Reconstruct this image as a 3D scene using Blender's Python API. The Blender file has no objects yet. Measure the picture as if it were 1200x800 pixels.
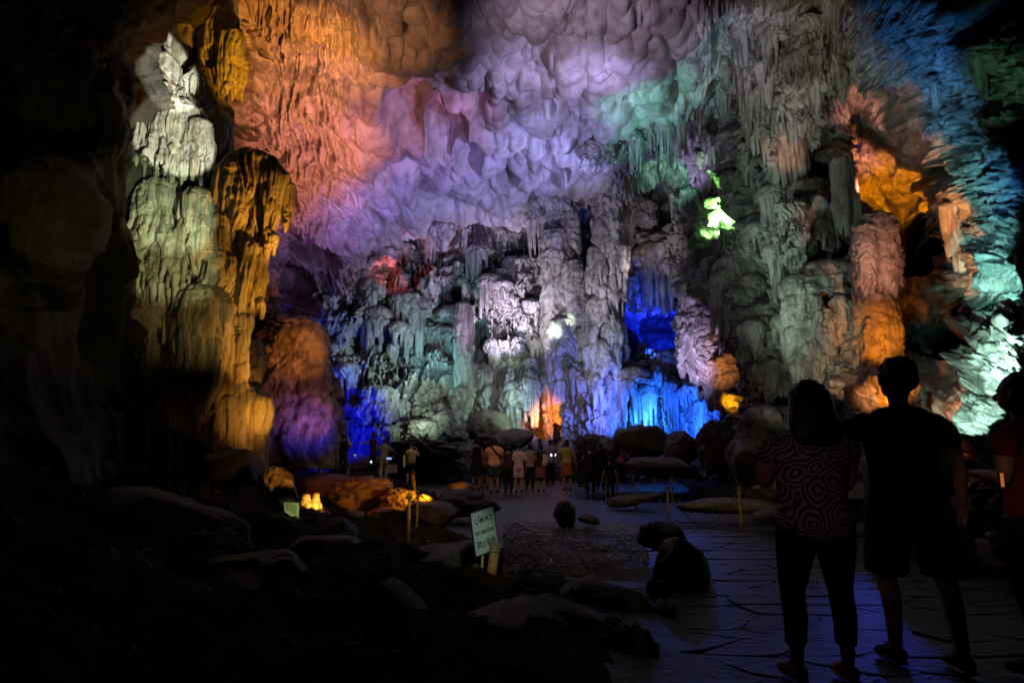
import bpy, bmesh, math, random
import numpy as np
from mathutils import Vector, Matrix, Quaternion, noise as mnoise

scene = bpy.context.scene
COL = scene.collection
R = math.radians

# ------------------------------------------------------------------ camera
EYE = Vector((0.0, 0.0, 1.27))
PITCH = R(9.2)
FPX = 800.0                                    # focal length in photo pixels (1200 wide)
cam_d = bpy.data.cameras.new("camera")
cam_d.sensor_width = 36.0
cam_d.lens = 24.0
cam_d.clip_start = 0.05
cam_d.clip_end = 400.0
cam = bpy.data.objects.new("camera", cam_d)
cam.location = EYE
cam.rotation_euler = (math.pi / 2 + PITCH, 0, 0)
COL.objects.link(cam)
scene.camera = cam
FWD = Vector((0, math.cos(PITCH), math.sin(PITCH)))
UPV = Vector((0, -math.sin(PITCH), math.cos(PITCH)))


def at(px, py, Y):
    """point of the world seen at pixel (px, py) of the 1200x800 photograph, Y metres ahead"""
    d = FWD * FPX + Vector((px - 600.0, 0, 0)) + UPV * (400.0 - py)
    return EYE + d * (Y / d.y)


def gnd(px, py, z=0.0):
    d = FWD * FPX + Vector((px - 600.0, 0, 0)) + UPV * (400.0 - py)
    return EYE + d * ((z - EYE.z) / d.z)


def project(P):
    """(n,3) -> px, py, depth"""
    q = P - np.array(EYE)
    dep = q @ np.array(FWD)
    up = q @ np.array(UPV)
    dd = np.maximum(dep, 0.05)
    return 600 + FPX * q[:, 0] / dd, 400 - FPX * up / dd, dep


# ------------------------------------------------------------------ world: a closed cave, no daylight
w = bpy.data.worlds.new("World")
scene.world = w
w.use_nodes = True
w.node_tree.nodes["Background"].inputs[0].default_value = (0.25, 0.3, 0.45, 1)
w.node_tree.nodes["Background"].inputs[1].default_value = 0.0

scene.view_settings.view_transform = 'Standard'
scene.view_settings.look = 'None'
scene.view_settings.exposure = 0.0
scene.view_settings.gamma = 1.0
scene.view_settings.use_curve_mapping = False
scene.cycles.max_bounces = 4
scene.cycles.diffuse_bounces = 1
scene.cycles.glossy_bounces = 2
scene.cycles.sample_clamp_indirect = 3.0
scene.cycles.use_denoising = True
scene.cycles.use_light_tree = True

# ------------------------------------------------------------------ the show-cave floodlights and added fill lamps
# (target px, py, depth), (lamp px, py, depth), colour, brightness wanted on pale rock,
# radius of the pool of light in photo pixels, softness of its rim, lamp radius
LAMPS = [
    # ---- ceiling
    ((330, 50, 18), (420, 250, 13), (1.0, 0.34, 0.06), .75, 120, 1.0, .12),
    ((345, 170, 24), (440, 330, 17), (1.0, 0.30, 0.16), .65, 120, 1.0, .12),
    ((400, 110, 21), (390, 240, 13), (1.0, 0.36, 0.26), .40, 120, 1.0, .12),
    ((440, 20, 17), (360, 180, 11), (1.0, 0.42, 0.20), .24, 100, 1.0, .12),
    ((470, 140, 24), (620, 260, 17), (0.62, 0.24, 0.66), .28, 130, 1.0, .15),
    ((380, 270, 29), (480, 360, 20), (0.55, 0.26, 0.80), .30, 90, 1.0, .15),
    ((570, 200, 30), (760, 300, 21), (0.36, 0.36, 1.0), .52, 150, 1.0, .15),
    ((500, 230, 30), (420, 420, 20), (0.32, 0.26, 1.0), .36, 130, 1.0, .15),
    ((620, 90, 22), (760, 210, 14), (0.48, 0.44, 1.0), .44, 170, 1.0, .15),
    ((700, 30, 18), (560, 200, 12), (0.70, 0.54, 0.86), .27, 150, 1.0, .15),
    ((680, 160, 26), (560, 330, 18), (0.36, 0.38, 1.0), .38, 120, 1.0, .15),
    ((770, 95, 23), (690, 260, 16), (0.24, 0.88, 0.80), .44, 75, 1.0, .12),
    ((740, 140, 26), (800, 260, 20), (0.24, 0.80, 0.78), .28, 60, 1.0, .12),
    # ---- far wall
    ((560, 310, 37), (605, 430, 30), (0.70, 0.55, 1.0), .42, 110, 1.0, .15),
    ((450, 330, 35), (600, 420, 26), (0.55, 0.40, 0.85), .16, 90, 1.0, .15),
    ((480, 285, 37), (450, 330, 31), (0.60, 0.09, 0.06), .26, 85, 1.0, .1),
    ((640, 330, 36), (560, 440, 27), (0.78, 0.74, 1.0), .55, 80, 1.0, .12),
    ((610, 350, 36), (640, 430, 30), (0.8, 0.85, 1.0), .10, 40, 1.0, .12),
    ((450, 420, 34), (520, 440, 26), (0.42, 0.72, 0.74), .42, 80, 1.0, .12),
    ((510, 390, 35), (500, 440, 29), (0.12, 0.60, 0.85), .40, 60, 1.0, .1),
    ((545, 410, 34), (500, 470, 29), (0.25, 0.85, 0.90), .30, 45, 1.0, .1),
    ((570, 470, 34), (640, 470, 28), (0.48, 0.88, 0.74), .42, 80, 1.0, .1),
    ((480, 470, 33), (500, 500, 27.5), (0.50, 0.74, 0.58), .30, 75, 1.0, .1),
    ((598, 408, 34), (602, 420, 32.4), (0.6, 1.0, 0.65), .9, 22, 1.0, .05),
    ((648, 385, 34), (652, 392, 31.6), (0.75, 1.0, 0.85), .9, 16, 1.0, .05),
    ((668, 372, 34), (668, 380, 31.6), (0.75, 1.0, 0.80), .7, 10, 1.0, .05),
    ((642, 488, 34), (632, 500, 31.5), (1.0, 0.25, 0.0), 2.0, 24, 1.0, .06),
    ((625, 490, 34), (650, 505, 31.5), (1.0, 0.25, 0.0), 1.2, 20, 1.0, .06),
    ((712, 300, 31), (640, 410, 25), (0.80, 0.74, 1.0), .30, 75, 1.0, .1),
    ((712, 400, 31), (660, 480, 26), (0.60, 0.62, 1.0), .40, 60, 1.0, .1),
    ((760, 250, 35), (740, 330, 27), (0.35, 0.30, 0.30), .20, 70, 1.0, .1),
    ((600, 370, 37), (600, 430, 24), (0.66, 0.76, 0.95), .085, 240, 1.0, .3),  # broad frontal fill, added to even out the dark gaps of the wall
    ((920, 260, 21), (860, 400, 12), (0.52, 0.66, 0.64), .055, 180, 1.0, .3),  # second added fill lamp, lifts the right-hand rock mass
    # ---- blue grotto
    ((768, 370, 38), (762, 410, 33), (0.005, 0.02, 1.0), 2.0, 60, .8, .08),
    ((735, 360, 35), (768, 420, 31), (0.02, 0.10, 1.0), .7, 45, .8, .08),
    ((685, 465, 32), (715, 500, 28.5), (0.12, 0.16, 1.0), 1.8, 60, 1.0, .08),
    ((735, 475, 32), (760, 500, 29.5), (0.015, 0.15, 1.0), 2.0, 75, 1.0, .08),
    ((810, 470, 31), (795, 498, 27.5), (0.012, 0.10, 1.0), 2.4, 75, 1.0, .08),
    ((760, 490, 32), (758, 500, 30), (0.06, 0.40, 1.0), .9, 45, 1.0, .06),
    ((818, 380, 29), (800, 460, 26), (0.55, 0.48, 1.0), .50, 60, 1.0, .08),
    ((812, 430, 28), (795, 480, 26), (0.40, 0.38, 1.0), .45, 40, 1.0, .08),
    ((845, 425, 27), (835, 455, 25), (1.0, 0.36, 0.10), .55, 30, 1.0, .06),
    ((857, 470, 27), (860, 478, 26), (1.0, 0.42, 0.01), 1.8, 12, 1.0, .04),
    # ---- green niche
    ((843, 255, 29), (838, 262, 26.0), (0.42, 1.0, 0.34), 3.6, 48, 1.0, .08),
    ((850, 220, 28), (846, 262, 25.4), (0.25, 1.0, 0.18), 6.0, 55, 1.0, .08),
    ((790, 195, 30), (765, 250, 26), (0.28, 1.0, 0.72), .38, 48, 1.0, .08),
    ((830, 165, 28), (770, 240, 24), (0.50, 0.42, 1.0), .34, 50, 1.0, .08),
    # ---- right wall
    ((920, 220, 22), (800, 330, 15), (0.46, 0.66, 0.62), .17, 110, 1.0, .12),
    ((930, 320, 21), (850, 440, 15), (0.42, 0.66, 0.58), .22, 90, 1.0, .1),
    ((960, 390, 20), (900, 470, 15), (0.48, 0.62, 0.50), .18, 70, 1.0, .1),
    ((900, 430, 22), (960, 500, 16), (0.42, 0.45, 0.36), .08, 80, 1.0, .1),
    ((985, 435, 18.2), (985, 465, 16.4), (1.0, 0.55, 0.28), .35, 30, 1.0, .06),
    ((850, 50, 20), (760, 200, 14), (0.50, 0.55, 0.80), .24, 80, 1.0, .12),
    ((840, 60, 20), (860, 150, 16), (0.10, 0.50, 0.60), .14, 45, 1.0, .1),
    ((890, 130, 22), (960, 240, 16), (0.66, 0.64, 0.66), .20, 80, 1.0, .12),
    ((950, 40, 18), (860, 170, 12), (0.60, 0.55, 0.46), .20, 100, 1.0, .12),
    ((1030, 120, 17), (940, 230, 12), (0.50, 0.62, 0.55), .20, 70, 1.0, .1),
    ((920, 175, 22), (940, 230, 19), (1.0, 0.30, 0.04), .25, 22, 1.0, .05),
    ((1080, 40, 14.5), (1020, 190, 10), (0.06, 0.30, 0.95), .34, 75, 1.0, .1),
    ((1105, 110, 14.5), (1060, 220, 10.5), (0.10, 0.36, 0.85), .32, 70, 1.0, .1),
    ((1105, 150, 15), (990, 200, 10.5), (0.18, 0.45, 0.45), .16, 80, 1.0, .1),
    ((1180, 70, 12), (1120, 200, 9), (0.16, 0.50, 0.30), .18, 50, 1.0, .08),
    ((1160, 235, 12.3), (1090, 330, 9), (0.20, 0.78, 0.90), .55, 75, 1.0, .05),
    ((1140, 200, 14.2), (1120, 300, 10), (0.22, 0.60, 0.50), .25, 60, 1.0, .06),
    ((1190, 200, 12), (1120, 280, 9), (0.02, 0.20, 0.9), .30, 45, 1.0, .06),
    # ---- orange alcove
    ((1005, 115, 22), (1010, 230, 17), (1.0, 0.32, 0.24), .60, 34, .8, .1),
    ((1005, 165, 26), (1010, 240, 20), (0.08, 0.08, 0.9), .50, 34, .8, .1),
    ((1035, 175, 25), (1030, 260, 19), (0.65, 0.18, 0.20), .30, 28, .8, .1),
    ((1040, 225, 25), (1062, 330, 18.5), (1.0, 0.30, 0.004), 1.8, 62, .8, .06),
    ((1100, 228, 14.2), (1072, 330, 12.2), (1.0, 0.28, 0.01), 1.3, 44, .8, .05),
    ((1130, 298, 13.6), (1090, 365, 11.8), (1.0, 0.28, 0.01), 1.2, 48, .8, .05),
    ((1025, 300, 17.5), (1070, 400, 14), (1.0, 0.38, 0.26), .55, 45, .9, .08),
    ((1025, 385, 18), (1050, 430, 15), (1.0, 0.28, 0.02), .70, 38, .9, .06),
    ((1068, 355, 25), (1060, 385, 20), (0.9, 0.24, 0.02), .35, 26, .9, .06),
    ((1060, 445, 16), (1030, 470, 13.5), (1.0, 0.28, 0.02), .80, 50, .9, .06),
    ((1120, 500, 11), (1080, 450, 9.5), (1.0, 0.20, 0.01), .45, 60, .9, .06),
    ((1030, 460, 16.5), (1005, 470, 14.5), (1.0, 0.42, 0.18), .50, 25, .9, .05),
    ((1002, 455, 17.8), (1003, 474, 16.6), (0.02, 0.12, 1.0), 5.0, 30, .5, .05),
    ((1180, 408, 10), (1130, 440, 7.5), (0.50, 1.0, 0.84), 2.2, 48, .05, .015),
    ((1150, 472, 9.4), (1118, 480, 7.4), (0.50, 1.0, 0.84), 1.8, 36, .05, .015),
    ((1178, 318, 12), (1120, 360, 9), (0.30, 0.95, 0.88), 1.1, 44, .1, .03),
    # ---- left flowstone column
    ((195, 90, 12.4), (330, 200, 8.5), (0.90, 1.0, 0.92), 1.1, 30, .25, .03),
    ((207, 160, 12.2), (350, 260, 8.5), (0.86, 1.0, 0.88), .75, 36, .25, .03),
    ((195, 245, 12), (330, 330, 8.5), (0.72, 0.95, 0.60), .40, 44, .5, .03),
    ((195, 300, 12), (330, 380, 8.5), (0.65, 0.75, 0.38), .28, 48, .6, .04),
    ((235, 370, 12), (330, 420, 8.5), (0.60, 0.46, 0.16), .10, 55, 1.0, .06),
    ((315, 235, 12.5), (400, 390, 11.9), (1.0, 0.42, 0.05), .55, 55, .8, .04),
    ((300, 310, 12.5), (395, 420, 12.0), (1.0, 0.42, 0.04), .32, 50, .8, .04),
    ((285, 400, 12.5), (375, 480, 12.1), (1.0, 0.42, 0.05), .45, 45, .9, .04),
    ((295, 485, 12.6), (345, 520, 11.5), (1.0, 0.42, 0.06), .25, 40, .9, .04),
    ((302, 485, 13.0), (330, 500, 11.6), (1.0, 0.42, 0.04), .35, 25, .9, .04),
    ((282, 75, 13.5), (340, 190, 12), (1.0, 0.42, 0.02), .60, 45, .9, .04),
    # ---- left back
    ((342, 405, 26), (420, 430, 20), (1.0, 0.30, 0.05), .32, 42, .9, .08),
    ((350, 480, 26), (390, 500, 22), (0.8, 0.25, 0.30), .18, 45, .9, .08),
    ((400, 495, 31), (425, 520, 27), (0.005, 0.01, 1.0), 2.4, 60, .9, .08),
    ((355, 500, 26), (400, 520, 22.5), (0.005, 0.02, 1.0), .25, 36, .9, .08),
    ((314, 440, 30), (330, 450, 28), (0.005, 0.02, 1.0), .9, 22, .8, .08),
    # ---- ground, left
    ((482, 590, 13), (503, 578, 12.4), (1.0, 0.40, 0.01), 1.6, 30, 1.0, .03),
    ((462, 588, 13), (500, 572, 12.2), (1.0, 0.30, 0.03), .8, 34, 1.0, .03),
    ((366, 590, 9.6), (376, 588, 8.9), (1.0, 0.44, 0.05), 1.3, 18, 1.0, .03),
    ((328, 562, 8.6), (352, 548, 8.0), (1.0, 0.40, 0.06), .35, 30, 1.0, .03),
    ((420, 580, 13.4), (450, 520, 11.5), (1.0, 0.16, 0.02), .10, 80, 1.0, .06),
    ((80, 250, 9.5), (260, 380, 6.5), (0.85, 0.70, 0.35), .03, 210, 1.0, .2),  # dim lamp added to bring out relief on the near left rock
    # ---- extra blue lamps added to put a glitter on the wet path
    ((865, 655, 7.8), (770, 425, 29.5), (0.10, 0.18, 1.0), .007, 110, 1.0, .05),
    ((1015, 700, 5.6), (1003, 462, 16.0), (0.06, 0.10, 1.0), .014, 80, 1.0, .05),
    # ---- dim lamps added to brighten path, crowd, posts, signs and near viewers
    ((640, 550, 23), (560, 380, 15), (1.0, 0.62, 0.50), .045, 110, 1.0, .15),
    ((440, 550, 25), (520, 400, 18), (0.9, 0.7, 0.45), .06, 60, 1.0, .15),
    ((800, 590, 13), (720, 380, 9), (1.0, 0.70, 0.20), .035, 130, 1.0, .1),
    ((485, 600, 10), (560, 470, 7), (1.0, 0.66, 0.28), .10, 60, 1.0, .1),
    ((567, 620, 6.3), (640, 540, 4.6), (0.75, 1.0, 0.85), .15, 30, 1.0, .03),
    ((576, 665, 6.2), (600, 560, 4.6), (1.0, 0.55, 0.22), .10, 24, 1.0, .03),
    ((950, 560, 3.8), (890, 380, 2.3), (0.85, 0.50, 0.65), .014, 90, 1.0, .1),
    ((1180, 560, 3.7), (1120, 380, 2.4), (1.0, 0.6, 0.5), .03, 60, 1.0, .1),
    ((341, 598, 7.9), (400, 560, 6.4), (0.9, 1.0, 0.5), .30, 14, 1.0, .03),
    ((545, 570, 14.3), (528, 560, 13.4), (1.0, 0.36, 0.04), .35, 20, 1.0, .03),
]


def add_lamps():
    for tp, sp, colr, bright, rpx, blend, rad in LAMPS:
        if tp[2] > 20 and tp[2] - sp[2] > 3.5 and rad < .3:          # keep the lamps close under the rock, so that the light rakes
            sp = (*sp[:2], tp[2] - .62 * (tp[2] - sp[2]))
        tgt = at(*tp); src = at(*sp); d = (tgt - src).length
        L = bpy.data.lights.new("floodlight_or_fill", 'SPOT')
        L.energy = 420 * bright * d * d * LGAIN
        L.color = colr
        L.spot_size = min(R(150), 2 * math.atan(1.35 * rpx * tp[2] / FPX / d))
        L.spot_blend = blend
        L.shadow_soft_size = rad
        o = bpy.data.objects.new("floodlight_or_fill", L)
        o.location = src
        o.rotation_euler = (tgt - src).to_track_quat('-Z', 'Y').to_euler()
        COL.objects.link(o)


LGAIN = 0.22
add_lamps()


# ------------------------------------------------------------------ bookkeeping
def tag(o, label=None, cat=None, group=None, kind=None):
    if label: o['label'] = label
    if cat: o['category'] = cat
    if group: o['group'] = group
    if kind: o['kind'] = kind
    return o


def link(name, me, mat=None, parent=None):
    o = bpy.data.objects.new(name, me)
    if mat is not None and len(me.materials) == 0:
        me.materials.append(mat)
    COL.objects.link(o)
    if parent is not None:
        o.parent = parent
    return o


def empty(name, loc=(0, 0, 0), rz=0.0):
    o = bpy.data.objects.new(name, None)
    o.location = loc
    o.rotation_euler = (0, 0, rz)
    o.empty_display_size = 0.1
    COL.objects.link(o)
    return o


# ------------------------------------------------------------------ numpy noise
def _h(ix, iy, iz, seed):
    n = (ix.astype(np.uint32) * np.uint32(374761393) + iy.astype(np.uint32) * np.uint32(668265263)
         + iz.astype(np.uint32) * np.uint32(2147483647 ^ 0x5bd1e995) + np.uint32((seed * 974634777) & 0xffffffff))
    n = (n ^ (n >> np.uint32(13))) * np.uint32(1274126177)
    n = (n ^ (n >> np.uint32(15))) * np.uint32(2246822519)
    n = n ^ (n >> np.uint32(16))
    return n.astype(np.float32) / np.float32(4294967295.0)


def vnoise(x, y, z=None, seed=0):
    """value noise, -1..1"""
    if z is None:
        z = np.zeros_like(x)
    x = x.astype(np.float32); y = y.astype(np.float32); z = z.astype(np.float32)
    fx, fy, fz = np.floor(x), np.floor(y), np.floor(z)
    ix, iy, iz = fx.astype(np.int64), fy.astype(np.int64), fz.astype(np.int64)
    tx, ty, tz = x - fx, y - fy, z - fz
    tx = tx * tx * tx * (tx * (tx * 6 - 15) + 10)
    ty = ty * ty * ty * (ty * (ty * 6 - 15) + 10)
    tz = tz * tz * (3 - 2 * tz)
    twoD = not np.any(fz != fz.flat[0]) and not np.any(tz)

    def plane(k):
        a = _h(ix, iy, iz + k, seed); b = _h(ix + 1, iy, iz + k, seed)
        c = _h(ix, iy + 1, iz + k, seed); d = _h(ix + 1, iy + 1, iz + k, seed)
        return (a + (b - a) * tx) * (1 - ty) + (c + (d - c) * tx) * ty
    r0 = plane(0)
    if twoD:
        return r0 * 2 - 1
    return (r0 + (plane(1) - r0) * tz) * 2 - 1


def fbm(x, y, z=None, seed=0, octs=4, gain=.5, ridge=False):
    s = 0; a = 1; tot = 0
    for o in range(octs):
        f = 2.03 ** o
        n = vnoise(x * f + 11.3 * o, y * f - 7.1 * o, None if z is None else z * f, seed + o)
        if ridge:
            n = 1 - 2 * np.abs(n)
        s = s + a * n; tot += a; a *= gain
    return s / tot


def sstep(a, b, x):
    t = np.clip((x - a) / (b - a), 0, 1)
    return t * t * (3 - 2 * t)


def drape_cells(a, e, w_, h_, seed):
    """overlapping hanging lobes: rounded above, long below, cut off at the bottom"""
    gi = np.floor(a / w_); gj = np.floor(e / h_)
    best = np.zeros_like(a); edge = np.zeros_like(a)
    z0 = np.zeros_like(gi).astype(np.int64)
    jag = vnoise(a / w_ * 5.0, e / h_ * .6, seed=seed + 50) * .16
    for di in (-1, 0, 1):
        for dj in (-1, 0, 1):
            ii = (gi + di).astype(np.int64); jj = (gj + dj).astype(np.int64)
            r1 = _h(ii, jj, z0, seed); r2 = _h(ii, jj, z0 + 1, seed)
            r3 = _h(ii, jj, z0 + 2, seed); r4 = _h(ii, jj, z0 + 3, seed)
            s = .55 + .75 * r3
            u = (a - (ii + .1 + .8 * r1) * w_) / (w_ * s * .72)
            v = (e - (jj + .1 + .8 * r2) * h_) / (h_ * s * .9)
            hu = np.sqrt(np.clip(1 - u * u, 0, 1))
            top = np.sqrt(np.clip(1 - (v * 1.9) ** 2, 0, 1))
            bot = np.clip((1 + v + jag) * 5, 0, 1) ** .6 * (1 - .35 * np.clip(-v, 0, 1))
            g = np.where(v > 0, top, bot)
            val = (.35 + .65 * r4) * hu * g
            best = np.maximum(best, val)
    return best


def pillow_cells(x, y, z, c, seed):
    """smooth scalloped pillows from the distance to jittered points, in metres"""
    x = x / c; y = y / c; z = z / c
    fx, fy, fz = np.floor(x), np.floor(y), np.floor(z)
    best = np.full(x.shape, 9.0, np.float32)
    for di in (-1, 0, 1):
        for dj in (-1, 0, 1):
            for dk in (-1, 0, 1):
                ii = (fx + di).astype(np.int64); jj = (fy + dj).astype(np.int64); kk = (fz + dk).astype(np.int64)
                px_ = ii + .12 + .76 * _h(ii, jj, kk, seed); py_ = jj + .12 + .76 * _h(ii, jj, kk, seed + 1); pz_ = kk + _h(ii, jj, kk, seed + 2)
                d = (x - px_) ** 2 + (y - py_) ** 2 + (z - pz_) ** 2
                best = np.minimum(best, d)
    return np.sqrt(np.clip(1 - best * 1.9, 0, 1))


# ------------------------------------------------------------------ materials
def nodes_of(name):
    m = bpy.data.materials.new(name)
    m.use_nodes = True
    nt = m.node_tree
    b = nt.nodes["Principled BSDF"]
    return m, nt, b


def plain(name, colr, rough=.7, spec=.3, metal=0, emit=None, estr=0, var=.25, nscale=14.0, bump=.0):
    m, nt, b = nodes_of(name)
    tc = nt.nodes.new('ShaderNodeTexCoord')
    nz = nt.nodes.new('ShaderNodeTexNoise'); nz.inputs['Scale'].default_value = nscale; nz.inputs['Detail'].default_value = 5
    nt.links.new(tc.outputs['Object'], nz.inputs['Vector'])
    cr = nt.nodes.new('ShaderNodeValToRGB')
    cr.color_ramp.elements[0].position = .3; cr.color_ramp.elements[1].position = .7
    cr.color_ramp.elements[0].color = (*[c * (1 - var) for c in colr], 1)
    cr.color_ramp.elements[1].color = (*[min(1, c * (1 + var)) for c in colr], 1)
    nt.links.new(nz.outputs['Fac'], cr.inputs['Fac'])
    nt.links.new(cr.outputs['Color'], b.inputs['Base Color'])
    b.inputs['Roughness'].default_value = rough
    b.inputs['Specular IOR Level'].default_value = spec
    b.inputs['Metallic'].default_value = metal
    if emit:
        b.inputs['Emission Color'].default_value = (*emit, 1)
        b.inputs['Emission Strength'].default_value = estr
    if bump:
        bm_ = nt.nodes.new('ShaderNodeBump'); bm_.inputs['Strength'].default_value = bump; bm_.inputs['Distance'].default_value = .01
        nt.links.new(nz.outputs['Fac'], bm_.inputs['Height']); nt.links.new(bm_.outputs['Normal'], b.inputs['Normal'])
    return m


def rock(name, pale, mid, stain, scale=1.0, rough=.58, wet=.25, bump=.85, bdist=.13, streak=(1, 1, .35), stain_amt=.5, vein=.6, spec=.35):
    """limestone: pale calcite, grey-brown weathering, dark streaky stains, fine crusty relief"""
    m, nt, b = nodes_of(name)
    N = nt.nodes.new; Lk = nt.links.new
    geo = N('ShaderNodeNewGeometry')
    mp = N('ShaderNodeMapping'); mp.inputs['Scale'].default_value = (scale * streak[0], scale * streak[1], scale * streak[2])
    Lk(geo.outputs['Position'], mp.inputs['Vector'])
    n1 = N('ShaderNodeTexNoise'); n1.inputs['Scale'].default_value = .55; n1.inputs['Detail'].default_value = 8; n1.inputs['Roughness'].default_value = .68; n1.inputs['Distortion'].default_value = .8
    n2 = N('ShaderNodeTexNoise'); n2.inputs['Scale'].default_value = 2.4; n2.inputs['Detail'].default_value = 8; n2.inputs['Roughness'].default_value = .7; n2.inputs['Distortion'].default_value = .5
    Lk(mp.outputs['Vector'], n1.inputs['Vector']); Lk(mp.outputs['Vector'], n2.inputs['Vector'])
    r1 = N('ShaderNodeValToRGB'); r1.color_ramp.elements[0].position = .36; r1.color_ramp.elements[1].position = .62
    r1.color_ramp.elements[0].color = (*mid, 1); r1.color_ramp.elements[1].color = (*pale, 1)
    Lk(n1.outputs['Fac'], r1.inputs['Fac'])
    r2 = N('ShaderNodeValToRGB'); r2.color_ramp.elements[0].position = .49; r2.color_ramp.elements[1].position = .60
    r2.color_ramp.elements[0].color = (0, 0, 0, 1); r2.color_ramp.elements[1].color = (stain_amt * 1.6, stain_amt * 1.6, stain_amt * 1.6, 1)
    Lk(n2.outputs['Fac'], r2.inputs['Fac'])
    vv = N('ShaderNodeTexVoronoi'); vv.feature = 'DISTANCE_TO_EDGE'; vv.inputs['Scale'].default_value = 1.5 * scale
    dn = N('ShaderNodeMix'); dn.data_type = 'VECTOR'; dn.inputs['Factor'].default_value = .35
    Lk(mp.outputs['Vector'], dn.inputs['A']); Lk(n2.outputs['Color'], dn.inputs['B']); Lk(dn.outputs['Result'], vv.inputs['Vector'])
    vr = N('ShaderNodeMapRange'); vr.inputs['From Min'].default_value = .0; vr.inputs['From Max'].default_value = .07
    vr.inputs['To Min'].default_value = vein; vr.inputs['To Max'].default_value = 0
    Lk(vv.outputs['Distance'], vr.inputs['Value'])
    sm = N('ShaderNodeMath'); sm.operation = 'MAXIMUM'; Lk(r2.outputs['Color'], sm.inputs[0]); Lk(vr.outputs['Result'], sm.inputs[1])
    mx = N('ShaderNodeMix'); mx.data_type = 'RGBA'
    Lk(sm.outputs['Value'], mx.inputs['Factor']); Lk(r1.outputs['Color'], mx.inputs['A']); mx.inputs['B'].default_value = (*stain, 1)
    Lk(mx.outputs['Result'], b.inputs['Base Color'])
    n3 = N('ShaderNodeTexNoise'); n3.inputs['Scale'].default_value = 5.0 * scale; n3.inputs['Detail'].default_value = 9; n3.inputs['Roughness'].default_value = .8
    mp2 = N('ShaderNodeMapping'); mp2.inputs['Scale'].default_value = (1, 1, .45 + .55 * streak[2])
    Lk(geo.outputs['Position'], mp2.inputs['Vector']); Lk(mp2.outputs['Vector'], n3.inputs['Vector'])
    vo = N('ShaderNodeTexVoronoi'); vo.inputs['Scale'].default_value = 7.0 * scale; vo.feature = 'SMOOTH_F1'; vo.inputs['Smoothness'].default_value = .5
    Lk(mp2.outputs['Vector'], vo.inputs['Vector'])
    ma = N('ShaderNodeMath'); ma.operation = 'MULTIPLY_ADD'; ma.inputs[1].default_value = -.35
    Lk(vo.outputs['Distance'], ma.inputs[0]); Lk(n3.outputs['Fac'], ma.inputs[2])
    bu = N('ShaderNodeBump'); bu.inputs['Strength'].default_value = bump; bu.inputs['Distance'].default_value = bdist
    Lk(ma.outputs['Value'], bu.inputs['Height']); Lk(bu.outputs['Normal'], b.inputs['Normal'])
    rr = N('ShaderNodeMapRange'); rr.inputs['To Min'].default_value = rough - wet; rr.inputs['To Max'].default_value = min(1, rough + .2)
    Lk(n2.outputs['Fac'], rr.inputs['Value']); Lk(rr.outputs['Result'], b.inputs['Roughness'])
    b.inputs['Specular IOR Level'].default_value = spec
    return m


M = {}
M['wall'] = rock('weathered_limestone', (.50, .46, .40), (.25, .21, .17), (.07, .05, .04), 1.0, stain_amt=.45)
M['ceiling'] = rock('scalloped_limestone', (.42, .38, .34), (.30, .26, .23), (.14, .09, .06), .8, streak=(1, 1, 1), bump=.6, bdist=.06, stain_amt=.3, vein=.0)
M['right'] = rock('layered_limestone', (.42, .40, .36), (.24, .21, .18), (.07, .06, .05), 1.3, streak=(.7, .7, 1.4), stain_amt=.45)
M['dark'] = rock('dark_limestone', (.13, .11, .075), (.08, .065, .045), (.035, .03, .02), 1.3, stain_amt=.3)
M['flow'] = rock('flowstone_calcite', (.55, .50, .40), (.36, .30, .21), (.14, .10, .06), 1.7, rough=.5, bump=.6, bdist=.04, streak=(2.2, 2.2, .16), stain_amt=.5, vein=.25)
M['boulder'] = rock('fallen_limestone', (.19, .145, .105), (.10, .075, .05), (.04, .028, .02), 2.2, bdist=.03, stain_amt=.35)
SHELL_RES = (1180, 740)


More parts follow.
